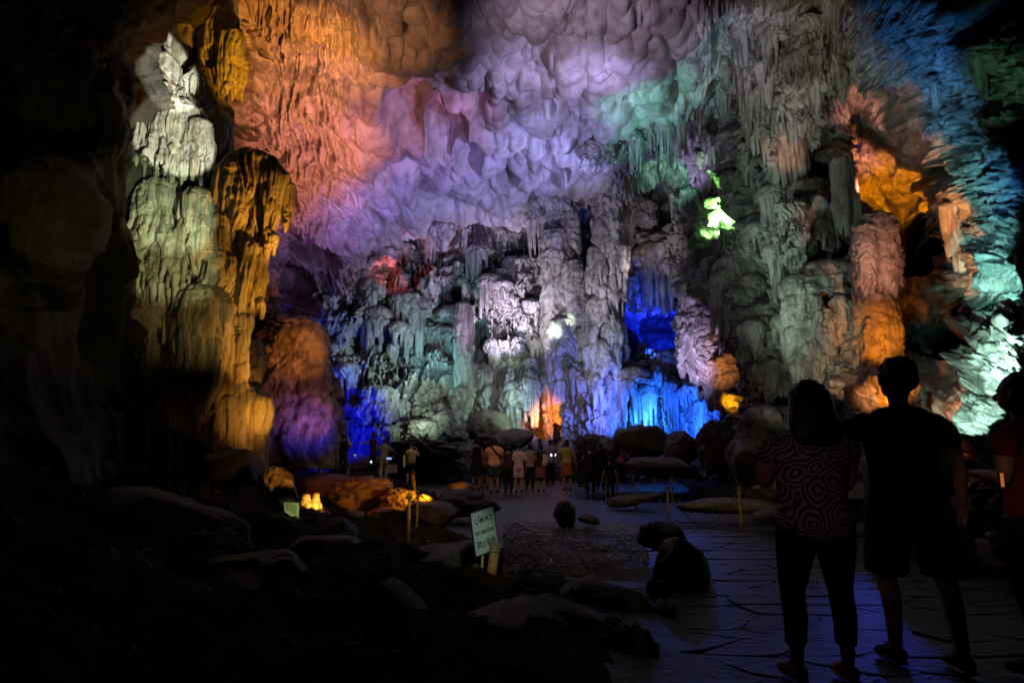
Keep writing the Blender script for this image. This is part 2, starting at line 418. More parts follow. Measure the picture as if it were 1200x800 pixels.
# ------------------------------------------------------------------ the cave shell
O = np.array([0.0, -1.5, 1.2])          # centre of the survey: the shell is one closed cavern round it
CTRL = [  # px, py, depth ahead
    # dark near left wall
    (-150, -150, 8), (-150, 100, 8), (-150, 300, 8), (-150, 500, 7), (-150, 700, 6),
    (0, -100, 9), (0, 40, 9.5), (0, 200, 9), (0, 350, 9), (0, 480, 8.5), (0, 620, 8),
    (90, 0, 10), (90, 150, 10), (80, 280, 9.3), (100, 420, 10), (110, 540, 10), (130, 640, 10),
    (148, 60, 10.8), (163, 115, 10.8), (163, 170, 10.8), (148, 225, 10.8), (136, 300, 11), (136, 400, 11), (150, 500, 11.3), (205, 80, 16), (208, 180, 16), (198, 250, 16), (190, 330, 16), (190, 430, 16),
    (200, -10, 12), (230, 15, 13), (235, 120, 18), (235, 250, 19), (235, 400, 19), (220, 560, 18), (180, 30, 12),
    (255, 60, 15), (255, -10, 13),
    # upper left, orange and pink
    (285, 20, 18), (300, 120, 22), (310, 220, 25), (330, 300, 28), (320, 370, 30), (315, 450, 31), (300, 540, 30),
    (350, 10, 16), (370, 100, 21), (380, 190, 25), (390, 270, 29),
    (350, 330, 33), (400, 340, 35), (380, 420, 34), (400, 500, 33), (400, 560, 33),
    # ceiling
    (440, -20, 15), (450, 60, 18.5), (450, 150, 24), (440, 230, 29), (455, 300, 37),
    (560, -40, 15), (560, 40, 18), (560, 130, 23.5), (570, 200, 30), (570, 245, 34),
    (680, -40, 15), (680, 40, 18), (680, 130, 24), (660, 200, 31),
    (780, -40, 15), (770, 30, 18), (770, 100, 23), (740, 170, 28),
    (600, -200, 10), (450, -200, 10), (750, -200, 10), (300, -200, 9.5), (900, -200, 9.5), (1080, -200, 8), (150, -200, 8),
    # far wall
    (520, 290, 38), (600, 280, 38), (660, 260, 37), (500, 350, 37), (580, 340, 37.5), (650, 340, 37),
    (460, 400, 36), (540, 400, 37), (620, 400, 36.5), (460, 470, 34), (540, 470, 35), (620, 470, 35), (680, 420, 35),
    (450, 540, 33), (540, 540, 33), (640, 540, 34), (640, 490, 36), (500, 620, 33), (600, 620, 33),
    (700, 280, 35), (740, 260, 36), (780, 250, 35), (760, 300, 36), (700, 350, 34), (700, 460, 33),
    # blue grotto
    (770, 350, 38), (765, 400, 38), (740, 390, 37), (690, 500, 32), (760, 470, 32.5), (810, 480, 31), (760, 520, 32), (760, 440, 31.5),
    (815, 340, 31), (830, 400, 29), (845, 450, 28), (860, 500, 27), (760, 620, 31), (860, 620, 27),
    # green niche and shelf
    (800, 200, 31), (840, 190, 29.5), (840, 240, 30), (800, 260, 31), (830, 290, 27.5), (870, 290, 26),
    (790, 140, 27), (840, 110, 24),
    # right mass
    (860, 30, 20), (880, 90, 22), (870, 160, 24), (890, 230, 24), (880, 330, 24), (880, 420, 23.5), (890, 500, 23),
    (930, 10, 18), (940, 90, 20), (930, 180, 22), (940, 270, 22), (940, 350, 21.5), (940, 440, 21), (940, 520, 20),
    (985, 40, 18), (975, 270, 21.5), (985, 350, 20), (985, 420, 19), (1000, 470, 18), (1000, 530, 18), (900, 620, 22), (1000, 640, 16),
    # alcove
    (985, 120, 22), (1010, 105, 22), (1000, 160, 26), (1020, 190, 26), (985, 200, 25), (1000, 240, 27), (1040, 230, 26), (1055, 180, 23),
    (1070, 260, 28), (1080, 320, 36), (1070, 280, 33), (1060, 350, 27), (1085, 360, 25), (1090, 400, 30), (1060, 400, 30), (1020, 380, 21), (1030, 420, 19),
    (1060, 440, 17), (1100, 440, 16), (1060, 480, 13.5), (1100, 510, 11.5), (1110, 320, 19), (1135, 350, 16.5), (1120, 390, 22), (1040, 540, 13), (1100, 580, 11), (1080, 640, 11),
    # right rock
    (1010, 20, 17), (1045, 70, 17), (1085, 120, 16.5), (1100, 165, 16), (1120, 205, 15.5), (1138, 245, 14.5), (1155, 290, 13.5), (1070, 190, 24), (1090, 225, 25), (1108, 265, 26),
    (1080, 10, 14.5), (1110, 70, 14.5), (1140, 150, 14), (1165, 220, 13), (1180, 60, 12), (1190, 150, 12), (1190, 250, 12), (1170, 300, 12), (1155, 330, 12.2),
    (1190, 350, 12.5), (1140, 400, 12), (1170, 390, 11), (1190, 420, 9.6), (1140, 450, 11), (1165, 470, 9.2), (1130, 490, 10), (1190, 500, 8.6), (1160, 560, 8.5), (1190, 640, 8),
    (1300, 0, 9.5), (1300, 200, 9.5), (1300, 400, 8.5), (1300, 600, 7), (1300, -200, 7), (1450, 300, 7), (1450, 600, 6),
]
cp = []
for px, py, Y in CTRL:
    P = np.array(at(px, py, Y)) - O
    r = np.linalg.norm(P)
    cp.append((math.degrees(math.atan2(P[0], P[1])), math.degrees(math.asin(P[2] / r)), math.log(r)))
for az in range(-180, 180, 20):           # behind the viewer: a plain lower chamber
    for el, rr in ((-50, 5), (-10, 9), (20, 9), (45, 9), (75, 9.5)):
        if abs(az) > 62 or el in (-50, 75):
            cp.append((az, el, math.log(rr)))
cp = np.array(cp)


def nonuni(lo, hi, n, rest):
    return np.concatenate([rest[rest < lo - 1e-6], np.linspace(lo, hi, n), rest[rest > hi + 1e-6]])


NA, NE = SHELL_RES
AZ = nonuni(-42, 42, NA, np.concatenate([np.arange(-180, -43, 3.0), [-42.5], [42.5], np.arange(44, 181, 3.0)]))
AZ[-1] = 180.0
EL = nonuni(-7, 46, NE, np.concatenate([np.arange(-60, -8, 3.0), np.arange(47, 91, 2.0), [89.5]]))
EL = np.unique(EL)


def coarse_eval(res=.45):
    a = np.arange(-180, 180 + res * 4, res * 4)
    a = np.unique(np.concatenate([a, np.arange(-44, 44.1, res)]))
    e = np.unique(np.concatenate([np.arange(-60, 90.1, res * 4), np.arange(-10, 48, res)]))
    A, E = np.meshgrid(np.radians(a), np.radians(e), indexing='ij')
    uv = lambda A, E: np.stack([np.sin(A) * np.cos(E), np.cos(A) * np.cos(E), np.sin(E)], -1)
    D0 = uv(np.radians(cp[:, 0]), np.radians(cp[:, 1]))
    phi = lambda P, Q: -np.sqrt(((P[:, None] - Q[None]) ** 2).sum(-1) + .02 ** 2)
    mu = cp[:, 2].mean()
    K = phi(D0, D0)
    n = len(D0)
    S = np.zeros((n + 1, n + 1)); S[:n, :n] = K + .004 * np.eye(n); S[n, :n] = 1; S[:n, n] = 1
    wgt = np.linalg.solve(S, np.append(cp[:, 2] - mu, 0))
    P = uv(A, E).reshape(-1, 3)
    out = np.concatenate([phi(c, D0) @ wgt[:n] + wgt[n] for c in np.array_split(P, 60)])
    return a, e, np.clip((out + mu).reshape(A.shape), math.log(3.5), math.log(60))


ca_, ce_, G = coarse_eval()
def bilin(a, e, G, xa, xe):
    ia = np.clip(np.searchsorted(a, xa) - 1, 0, len(a) - 2); ie = np.clip(np.searchsorted(e, xe) - 1, 0, len(e) - 2)
    ta = ((xa - a[ia]) / (a[ia + 1] - a[ia]))[:, None]; te = ((xe - e[ie]) / (e[ie + 1] - e[ie]))[None, :]
    pass
    g = lambda i, j: G[np.ix_(i, j)]
    return (g(ia, ie) * (1 - ta) + g(ia + 1, ie) * ta) * (1 - te) + (g(ia, ie + 1) * (1 - ta) + g(ia + 1, ie + 1) * ta) * te



LR = bilin(ca_, ce_, G, AZ, EL)
AA, EE = np.meshgrid(AZ, EL, indexing='ij')
AA = AA.astype(np.float32); EE = EE.astype(np.float32)
ar, er = np.radians(AA), np.radians(EE)
DIR = np.stack([np.sin(ar) * np.cos(er), np.cos(ar) * np.cos(er), np.sin(er)], -1)
RAD = np.exp(LR)
BASE = O + DIR * RAD[..., None]
PX, PY, DEP = project(BASE.reshape(-1, 3))
PX = np.where(DEP > .5, PX, -9999).reshape(AA.shape); PY = np.where(DEP > .5, PY, -9999).reshape(AA.shape)
X, Yw, Z = BASE[..., 0].astype(np.float32), BASE[..., 1].astype(np.float32), BASE[..., 2].astype(np.float32)

# zones, soft-edged: y of the ceiling's lower edge as the photograph shows it, by x
wx = PX + 14 * fbm(AA * .7, EE * .7, seed=3); wy = PY + 14 * fbm(AA * .7, EE * .7, seed=4)
CEDGE = np.interp(wx, [-9000, 180, 250, 330, 360, 400, 470, 500, 560, 610, 640, 690, 720, 800, 830, 900, 960, 9000],
                  [-400, -60, -60, 250, 300, 290, 285, 262, 255, 262, 235, 225, 190, 130, 95, 20, -60, -400])
f_ceil = sstep(6, -10, wy - CEDGE) * (DEP.reshape(AA.shape) > .5)
f_left_orange = sstep(425, 385, wx) * sstep(250, 270, wx) * f_ceil
f_scallop = f_ceil * (1 - f_left_orange) * sstep(850, 800, wx)
f_right = sstep(1000, 1020, wx - 0.28 * (wy - 60)) * (DEP.reshape(AA.shape) > .5)
f_alc = sstep(985, 995, wx) * sstep(1118, 1104, wx - .12 * (wy - 260)) * sstep(95, 110, wy) * sstep(470, 440, wy) * (1 - f_right * .0)
f_right = f_right * (1 - f_alc)
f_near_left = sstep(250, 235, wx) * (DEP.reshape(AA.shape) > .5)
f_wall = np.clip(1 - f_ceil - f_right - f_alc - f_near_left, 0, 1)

scale = RAD / 30.0
# warped angular coordinates: the formations keep hanging vertically
wa = AA + .9 * fbm(AA * .35, EE * .35, seed=21, octs=5, gain=.6)
we = EE + 1.3 * fbm(AA * .30, EE * .30, seed=22, octs=5, gain=.6)
big = drape_cells(wa, we, 3.4, 3.6, 101)
med = drape_cells(wa + .2 * fbm(AA, EE, seed=5, octs=2), we, 1.45, 1.9, 202)
med2 = drape_cells(wa + .7, we + .9, .95, 2.4, 262)
small = drape_cells(wa, we + .3 * fbm(AA * 2, EE * 2, seed=6, octs=2), .52, .62, 303)
tiny = drape_cells(wa + .1, we, .26, .30, 404)
flute = 2 * np.abs(vnoise(wa * 3.2, we * .34, seed=31)) ** .5 + .7 * np.abs(vnoise(wa * 6.4, we * .6, seed=32)) ** .5 - 1.5
flute2 = 2 * np.abs(vnoise(wa * 8.0, we * .7, seed=37)) ** .5 - 1.2
flutemask = sstep(-.15, .25, fbm(AA * .28, EE * .28, seed=41, octs=2))
rough3 = fbm(X * .9, Yw * .9, Z * .9, seed=51, octs=5, gain=.55)
crust = fbm(X * 3.1, Yw * 3.1, Z * 3.1, seed=57, octs=3, gain=.6)
macro = fbm(X * .22, Yw * .22, Z * .22, seed=61, octs=3)

D_wall = (1.5 * big + 1.0 * med + .7 * med2 * flutemask + .62 * small * (1 - .4 * flutemask) + .30 * tiny
          + flutemask * (.42 * flute + .26 * flute2) + 1.4 * macro + .5 * rough3 + .14 * crust - 1.5)
# pale flowstone curtain in the lower middle: long straight flutes
f_curt = sstep(640, 665, wx) * sstep(860, 835, wx) * sstep(430, 450, wy) * sstep(535, 515, wy)
D_curt = .55 * flute + .28 * flute2 + .3 * med2 + .3 * small + .5 * macro
D_wall = D_wall * (1 - f_curt) + D_curt * f_curt

# scalloped roof
ga = AA * np.cos(er) + .9 * fbm(AA * .25, EE * .25, seed=71, octs=3); ge = EE * 1.15 + .9 * fbm(AA * .25, EE * .25, seed=72, octs=3)
sel = (f_ceil > .01) & (np.abs(AA) < 60)
p1 = np.zeros_like(X); p2 = np.zeros_like(X); p3 = np.zeros_like(X)
idx = np.where(sel)
zr = .12 * RAD[idx].astype(np.float32)
p1[idx] = pillow_cells(ga[idx], ge[idx], zr, 2.3, 7)
p2[idx] = pillow_cells(ga[idx] + .5, ge[idx], zr, 1.15, 17)
p3[idx] = pillow_cells(ga[idx], ge[idx] + 3, zr, 5.5, 27)
pm = sstep(-.4, .3, fbm(AA * .14, EE * .14, seed=77, octs=3))
D_scal = (.72 * p1 * (.3 + .7 * pm) + .42 * p2 * (1.15 - .6 * pm) + .35 * p3 + .25 * macro + .05 * rough3 + .012 * crust) / scale ** .2
# the orange and pink corner: torn, running rock
D_org = (.75 * fbm(wa * .9, we * .5, seed=81, octs=5, gain=.58, ridge=True) + .5 * med2 + .3 * flute + .28 * rough3 + .9 * macro + .18 * small)
# right-hand bedrock: bedded, cracked slabs
bed = we * .95 + .35 * AA + 1.2 * fbm(AA * .22, EE * .22, seed=91, octs=3)
saw = (bed + .5 * fbm(AA * .9, EE * .9, seed=92, octs=2)) % 1.0
bj = np.floor(bed).astype(np.int64)
slab = _h(bj, np.floor(AA * .45 + 3.7 * _h(bj, bj * 0, bj * 0, 5)).astype(np.int64), bj * 0, 93)
crk = np.abs(fbm(AA * .8, EE * .8, seed=94, octs=4))
D_right = (.45 * flute + .30 * flute2 + .5 * med2 + .42 * slab * sstep(0, .12, saw) * sstep(1, .85, saw) - .5 * sstep(.1, 0, crk) + .55 * med + .45 * small
           + .9 * fbm(AA * .3, EE * .3, seed=95, octs=4, ridge=True) + .3 * rough3 + .12 * crust + .24 * tiny)
D_alc = (.7 * fbm(AA * .35 - EE * .1, EE * .45, seed=96, octs=5, ridge=True) + .5 * slab + .3 * rough3 + .05 * crust)
D_left = (2.2 * fbm(X * .28, Yw * .28, Z * .28, seed=97, octs=5) + 1.6 * fbm(X * .6, Yw * .6, Z * .35, seed=98, octs=4, ridge=True) + .35 * med * flutemask + .15 * crust)

D = (f_wall * D_wall + f_scallop * D_scal + np.clip(f_ceil - f_scallop, 0, 1) * D_org + f_right * D_right + f_alc * D_alc + f_near_left * D_left)
D = D * scale
# single features: px, py, rx, ry, metres (+ toward the viewer, - a hollow), sharpness
FEAT = [
    (500, 8, 30, 12, -.7, .8),
    
    (645, 172, 18, 15, .55, .7), (645, 178, 20, 17, -.5, .4), (594, 200, 10, 8, -.9, .5), (690, 130, 10, 10, -.6, .5), (640, 105, 9, 9, -.5, .5),
    (470, 35, 40, 30, .5, 1),
    (530, 268, 46, 10, -3.0, .6), (600, 258, 14, 6, -1.6, .6), (480, 280, 34, 12, -2.2, .6),
    (345, 340, 26, 20, -3.0, .7), (370, 300, 26, 16, -2.4, .7), (385, 355, 20, 16, -1.6, .7), (420, 330, 14, 20, -1.2, .7), (470, 365, 18, 10, -1.4, .7),
    (445, 400, 10, 20, -1.5, .6), (540, 350, 14, 7, -1.8, .5), (565, 400, 12, 26, -1.6, .6), (520, 445, 12, 12, -1.2, .6), (635, 470, 26, 16, -2.4, .6), (640, 495, 20, 20, -2.6, .6),
    (770, 240, 26, 34, -2.4, .5), (745, 330, 14, 40, -1.4, .7), (770, 380, 22, 40, -3.6, .6), (738, 400, 10, 30, -2, .6),
    (1085, 290, 24, 40, -6.0, .5), (1095, 405, 44, 18, -4.5, .5), (1015, 245, 14, 10, -1.8, .6), (1060, 235, 26, 14, -1.6, .6), (1000, 285, 12, 20, -1.2, .6),
    (965, 300, 16, 40, -2.4, .6), (960, 335, 34, 8, -1.8, .5), (895, 330, 14, 26, -1.6, .6),
    (1165, 20, 26, 30, -2.6, .5), (1130, 300, 14, 10, -1, .6), (1175, 365, 40, 14, -1.5, .5), (1150, 430, 20, 22, -.5, .6),
    (1115, 200, 34, 8, -1.0, .5), (1080, 215, 20, 6, -.9, .5), (1150, 175, 30, 6, -.9, .5),
    (845, 262, 26, 18, -1.8, .5), (820, 150, 12, 10, .8, .7),
    (50, 260, 60, 70, 1.0, .7), (110, 330, 20, 120, -1.2, .8), (40, 350, 40, 20, -1.0, .7),
]
for (fx, fy, rx, ry, amt, sh) in FEAT:
    d = np.sqrt(((wx * .6 + PX * .4 - fx) / rx) ** 2 + ((wy * .6 + PY * .4 - fy) / ry) ** 2)
    D += amt * sstep(1.15, 1.15 - sh, d)

# macro normals, from the smooth shell
dA = np.gradient(BASE, axis=0); dE = np.gradient(BASE, axis=1)
NRM = np.cross(dE, dA); NRM /= np.maximum(np.linalg.norm(NRM, axis=-1, keepdims=True), 1e-9)
NRM = np.where((np.sum(NRM * DIR, -1) > 0)[..., None], -NRM, NRM)
wn = (.35 + .6 * f_scallop)[..., None]
NRM = -(1 - wn) * DIR + wn * NRM
NRM /= np.linalg.norm(NRM, axis=-1, keepdims=True)
SURF = BASE + NRM * D[..., None]
# dissolution pockets in the roof: smooth hollows with a raised lip, sunk straight up into the rock
for (fx, fy, rx, ry, amt) in ((484, 118, 38, 44, 1.3), (522, 140, 26, 32, 1.1), (516, 112, 11, 10, .5), (549, 172, 17, 18, .8), (645, 176, 16, 12, .7), (594, 200, 12, 10, .8), (690, 130, 11, 10, .6), (735, 90, 10, 9, .5)):
    d = np.sqrt(((PX + .3 * (wx - PX) - fx) / rx) ** 2 + ((PY + .3 * (wy - PY) - fy) / ry) ** 2).astype(np.float32)
    prof = -amt * np.sqrt(np.clip(1 - d ** 2, 0, 1)) ** .8 + .16 * amt * np.exp(-((d - 1.07) / .10) ** 2)
    rel = sstep(1.25, .95, d) * .7
    SURF = SURF * (1 - rel[..., None]) + (BASE + NRM * (.5 * D)[..., None] * .6) * rel[..., None]
    SURF = SURF + np.array([0, -.3, -1.0]) * prof[..., None]
SURF[-1] = SURF[0]
SURF[:, -1] = SURF[:, -1].mean(0)
SURF[:, 0] = SURF[:, 0].mean(0)


def grid_mesh(name, verts, quads, smooth=True):
    used, inv = np.unique(quads.ravel(), return_inverse=True)
    v = verts[used].astype(np.float32); q = inv.reshape(-1, 4).astype(np.int32)
    me = bpy.data.meshes.new(name)
    me.vertices.add(len(v)); me.vertices.foreach_set("co", v.ravel())
    me.loops.add(q.size); me.loops.foreach_set("vertex_index", q.ravel())
    me.polygons.add(len(q))
    me.polygons.foreach_set("loop_start", np.arange(0, q.size, 4, dtype=np.int32))
    me.update(calc_edges=True)
    me.polygons.foreach_set("use_smooth", np.full(len(q), smooth))
    me.update()
    return me


def sheet_quads(n, m):
    i = np.arange(n - 1)[:, None] * m + np.arange(m - 1)[None, :]
    return np.stack([i, i + 1, i + m + 1, i + m], -1).reshape(-1, 4)


quads = sheet_quads(len(AZ), len(EL))
mid = quads[:, 0]
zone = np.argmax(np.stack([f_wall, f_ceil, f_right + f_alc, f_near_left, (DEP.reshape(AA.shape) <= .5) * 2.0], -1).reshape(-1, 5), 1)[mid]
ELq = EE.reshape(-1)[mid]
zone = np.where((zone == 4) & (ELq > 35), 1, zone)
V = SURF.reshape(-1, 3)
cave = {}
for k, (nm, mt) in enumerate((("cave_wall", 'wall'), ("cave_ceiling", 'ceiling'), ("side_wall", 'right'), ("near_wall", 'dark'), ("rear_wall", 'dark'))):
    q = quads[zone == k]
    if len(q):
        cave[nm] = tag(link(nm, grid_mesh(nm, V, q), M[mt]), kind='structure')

# where the finished wall lies behind a photo pixel (to seat the formations on it)
SPX, SPY, SD = project(V)
okv = (SD > 2) & (SPX > -60) & (SPX < 1260) & (SPY > -60) & (SPY < 700)
BK = {}
bi = (SPX[okv] // 8).astype(int); bj_ = (SPY[okv] // 8).astype(int); yv = V[okv, 1]
key = bi * 1000 + bj_
order = np.argsort(key, kind='stable'); key = key[order]; yv = yv[order]
uk, st = np.unique(key, return_index=True)
for u_, s_, n_ in zip(uk, st, np.append(st[1:], len(key))):
    BK[int(u_)] = float(np.median(yv[s_:n_]))


def wall_depth(px, py):
    for rr in range(6):
        for i in range(-rr, rr + 1):
            for j in range(-rr, rr + 1):
                y = BK.get((int(px // 8) + i) * 1000 + int(py // 8) + j)
                if y is not None:
                    return y
    return 30.0


# ------------------------------------------------------------------ flowstone formations
def lobe_mesh(rx, ry, L, cap, taper=.8, nfl=14, amp=.12, rag=.3, nth=96, nz=60, seed=0, belly=.1, knob=.0, und=.35):
    """hanging lobe of flowstone: rounded cap, fluted skirt with a ragged lower edge, hollow underside"""
    th = np.linspace(0, 2 * np.pi, nth, endpoint=False)
    n1 = max(4, int(nz * .22)); n3 = max(3, int(nz * .12)); n2 = nz - n1 - n3
    s = np.concatenate([np.linspace(0.02, 1, n1, endpoint=False), np.linspace(1, 2, n2, endpoint=False), np.linspace(2, 3, n3)])
    T, S = np.meshgrid(th, s, indexing='ij')
    ct, st_ = np.cos(T), np.sin(T)
    k = nfl / 4.6
    t = np.clip(S - 1, 0, 1)
    twist = .25 * vnoise(t * 3 + seed, t * 0 + 1.7, seed=seed)
    c2, s2 = np.cos(T + twist), np.sin(T + twist)
    fl = 2 * np.abs(vnoise(c2 * k + 5, s2 * k + 5, t * 1.3 + seed, seed=seed)) ** .5 - 1.1
    fl2 = 2 * np.abs(vnoise(c2 * k * 2.3 + 9, s2 * k * 2.3 + 9, t * 2.0, seed=seed + 1)) ** .5 - 1.1
    lob = vnoise(ct * 1.4 + seed, st_ * 1.4, t * 1.6, seed=seed + 2)
    crust = fbm(ct * 4 + 3, st_ * 4, S * 3 + seed, seed=seed + 3, octs=3)
    ragd = 1 - rag * (.5 + .5 * vnoise(ct * k * .9 + 2, st_ * k * .9, seed=seed + 4)) - rag * .4 * (.5 + .5 * fl)
    r = np.where(S < 1, np.sin(np.clip(S, 0, 1) * np.pi / 2) ** .8, 1 + belly * np.sin(t * np.pi) - (1 - taper) * t ** 1.3)
    r = np.where(S > 2, taper * (1 - (S - 2) * .85), r)
    fade = np.where(S < 1, S * .45, .45 + .55 * t)
    av, ev = (T - np.pi) * 10.0, (np.clip(S, 0, 2) - 1) * 10.0 * L / max(rx, 1e-3)
    av = av + 3 * fbm(av * .12, ev * .12, seed=seed + 8, octs=3); ev = ev + 4 * fbm(av * .1, ev * .1, seed=seed + 9, octs=3)
    sc = np.clip(S, 0, 1) * sstep(0, .5, T) * sstep(2 * np.pi, 2 * np.pi - .5, T) * (S < 2.2)
    cells = (.26 * drape_cells(av, ev, 13, 15, seed + 10) + .20 * drape_cells(av, ev, 5.5, 7, seed + 11) + .12 * drape_cells(av, ev, 2.6, 3.4, seed + 12)) * sc
    bands = cells * (1.25 if knob else .55) - .12 + .25 * knob * np.abs(np.sin(t * np.pi * (4 + seed % 3) + 2.0 * lob))
    r = r * (1 + fade * (1.25 * amp * fl + amp * .6 * fl2) + .24 * lob * np.clip(S, 0, 1) + .09 * crust + bands)
    z = np.where(S < 1, cap * np.cos(np.clip(S, 0, 1) * np.pi / 2), -L * t * (1 + (ragd - 1) * t))
    z = np.where(S > 2, -L * ragd + L * und * (S - 2), z) + .03 * L * crust * (S > .1)
    v = np.stack([rx * r * st_, ry * r * ct, z], -1)
    n, m = v.shape[0], v.shape[1]
    V_ = v.reshape(-1, 3)
    i = np.arange(n)[:, None]; j = np.arange(m - 1)[None, :]
    a = i * m + j; b = ((i + 1) % n) * m + j
    q = np.stack([a, b, b + 1, a + 1], -1).reshape(-1, 4)
    return V_, q


def lobe_object(name, V_, q, mat, loc, parent=None, smooth=True):
    me = grid_mesh(name, V_, q)
    o = link(name, me, mat, parent)
    o.location = loc
    return o


def merge(parts):
    vs, qs, n = [], [], 0
    for V_, q, off in parts:
        vs.append(V_ + np.array(off)); qs.append(q + n); n += len(V_)
    return np.concatenate(vs), np.concatenate(qs)


def stack(name, label, cat, tiers, mat, Y, nth=110, nz=64, partname='flowstone_tier', fringe=False):
    """one standing formation out of tiers: (px, top py, half width px, bottom py, taper, flutes, amp, rag, dY, knob)"""
    base = at(tiers[0][0], max(t[3] for t in tiers), Y)
    root = empty(name, base)
    tag(root, label, cat)
    for k, t in enumerate(tiers):
        px, tp, hw, bp, tap, nfl, amp, rag, dY, knob = t
        y = Y + dY
        c = at(px, tp, y); b = at(px, bp, y)
        rx = .84 * hw * y / FPX
        L = c.z - b.z
        cap = min(rx * (.75 if fringe else .55), L * .5)
        big_ = max(hw * 2, bp - tp)
        rth = int(min(300, max(40, hw * 2 * 2.4))); rz_ = int(min(260, max(30, (bp - tp) * 1.25)))
        V_, q = lobe_mesh(rx, rx * .95, L - cap * .3, cap, tap, nfl, amp, rag, rth, rz_, seed=hash_(name, k), knob=knob)
        o = lobe_object(partname, V_, q, mat, Vector((c.x, c.y, c.z - cap)) - base, root)
        rt = random.Random(hash_(name, k))
        if hw < 45: o.rotation_euler = (0, rt.uniform(-.07, .07), 0)
        if fringe and hw < 45 and bp < 470:
            pr = []
            for j in range(int(5 + hw / 3)):                 # drips along the torn lower edge
                an = rt.uniform(-1.45, 1.45); s_ = y / FPX
                r_ = rt.uniform(1.6, 4.2) * s_; L_ = rt.uniform(10, 38) * s_ * min(1, hw / 26)
                wd = rx * (1 + (tap - 1) * .8) * rt.uniform(.8, 1.02)
                pr.append((*lobe_mesh(r_, r_, L_, r_ * 1.6, rt.uniform(.25, .6), 6, .2, .1, 20, 30, seed=hash_(name, k) + j, belly=-.02, knob=.02),
                           (math.sin(an) * wd, -math.cos(an) * wd * .95, -(L - cap * .3) * rt.uniform(.62, .9))))
            V_, q = merge(pr)
            lobe_object('drip_fringe', V_, q, mat, Vector((c.x, c.y, c.z - cap)) - base, root)
    return root


def hash_(s, k):
    return (sum(ord(c) * (i + 1) for i, c in enumerate(s)) * 31 + k * 17) % 9973


# -- the great column on the left
COLUMN = [
    (222, -60, 62, 130, .9, 16, .12, .1, 1.6, 0), (228, 100, 58, 330, .85, 14, .12, .1, 1.3, 0), (215, 300, 62, 620, .95, 16, .1, .05, 1.2, 0),
    (188, 62, 24, 130, 1.8, 20, .2, .40, .1, 0), (171, 82, 17, 132, 1.5, 12, .2, .4, -.1, 0), (236, 78, 18, 100, 1.3, 12, .10, .3, .55, 0),
    (206, 116, 30, 204, 1.45, 34, .18, .22, 0, 0), (177, 138, 22, 204, 1.25, 16, .2, .35, -.15, 0), (236, 140, 20, 198, 1.2, 16, .18, .3, -.05, 0),
    (250, 128, 26, 190, .8, 10, .10, .2, .8, 0),
    (272, 34, 22, 112, .8, 26, .16, .2, .9, 0), (255, 10, 26, 80, .9, 18, .14, .2, 1.1, 0),
    (296, 178, 38, 285, .72, 38, .22, .4, .35, 0), (322, 196, 20, 290, .5, 20, .22, .5, .15, 0), (338, 214, 9, 270, .6, 10, .2, .4, .2, 0), (275, 190, 30, 300, .6, 18, .16, .3, .05, 0),
    (190, 210, 36, 330, 1.15, 18, .26, .48, -.1, 0), (232, 222, 28, 345, .9, 14, .24, .42, -.25, 0), (162, 262, 15, 332, .7, 8, .24, .4, -.2, 0), (200, 268, 24, 334, .9, 12, .24, .5, -.4, 0), (258, 250, 16, 335, .5, 8, .2, .4, -.2, 0),
    (184, 326, 36, 380, 1.0, 26, .10, .14, -.05, 0), (262, 292, 26, 362, .7, 14, .16, .25, -.1, 0),
    (240, 336, 42, 480, .42, 12, .12, .12, -.35, 0), (292, 282, 20, 402, .5, 14, .2, .3, .05, 0), (306, 296, 13, 360, .5, 10, .18, .3, .1, 0),
    (258, 372, 36, 570, .95, 20, .14, .05, .0, 0), (215, 420, 36, 600, 1.0, 16, .14, .05, -.1, 0),
    (270, 382, 20, 462, .75, 12, .16, .3, .1, 0), (284, 366, 14, 430, .6, 9, .16, .3, .0, 0), (268, 455, 26, 560, 1.0, 24, .18, .1, -.05, 0), (290, 452, 13, 540, .9, 10, .16, .1, .1, 0),
    (165, 372, 44, 620, 1.0, 12, .12, .05, .1, 0),
]
stack('flowstone_column', 'giant tiered flowstone column at the left, white draperies above and orange lobes on its right', 'rock column',
      COLUMN, M['flow'], 12.6, fringe=True)
stack('ball_stalagmite', 'round orange ball of flowstone on a pedestal right of the giant column', 'stalagmite',
      [(301, 462, 22, 505, .75, 6, .04, .1, 0, 0), (300, 498, 17, 560, 1.4, 10, .06, .0, .1, 0)], M['flow'], 13.2)
stack('knobbed_stalagmite', 'small knobby orange stalagmite above the round ball, right of the giant column', 'stalagmite',
      [(299, 398, 8, 418, 1.1, 5, .1, .2, 0, .1), (300, 414, 10, 436, 1.0, 6, .1, .1, 0, .1), (298, 428, 12, 445, .9, 8, .1, .1, 0, 0), (297, 440, 9, 480, 1.2, 6, .08, .1, .1, 0)], M['flow'], 13.9)

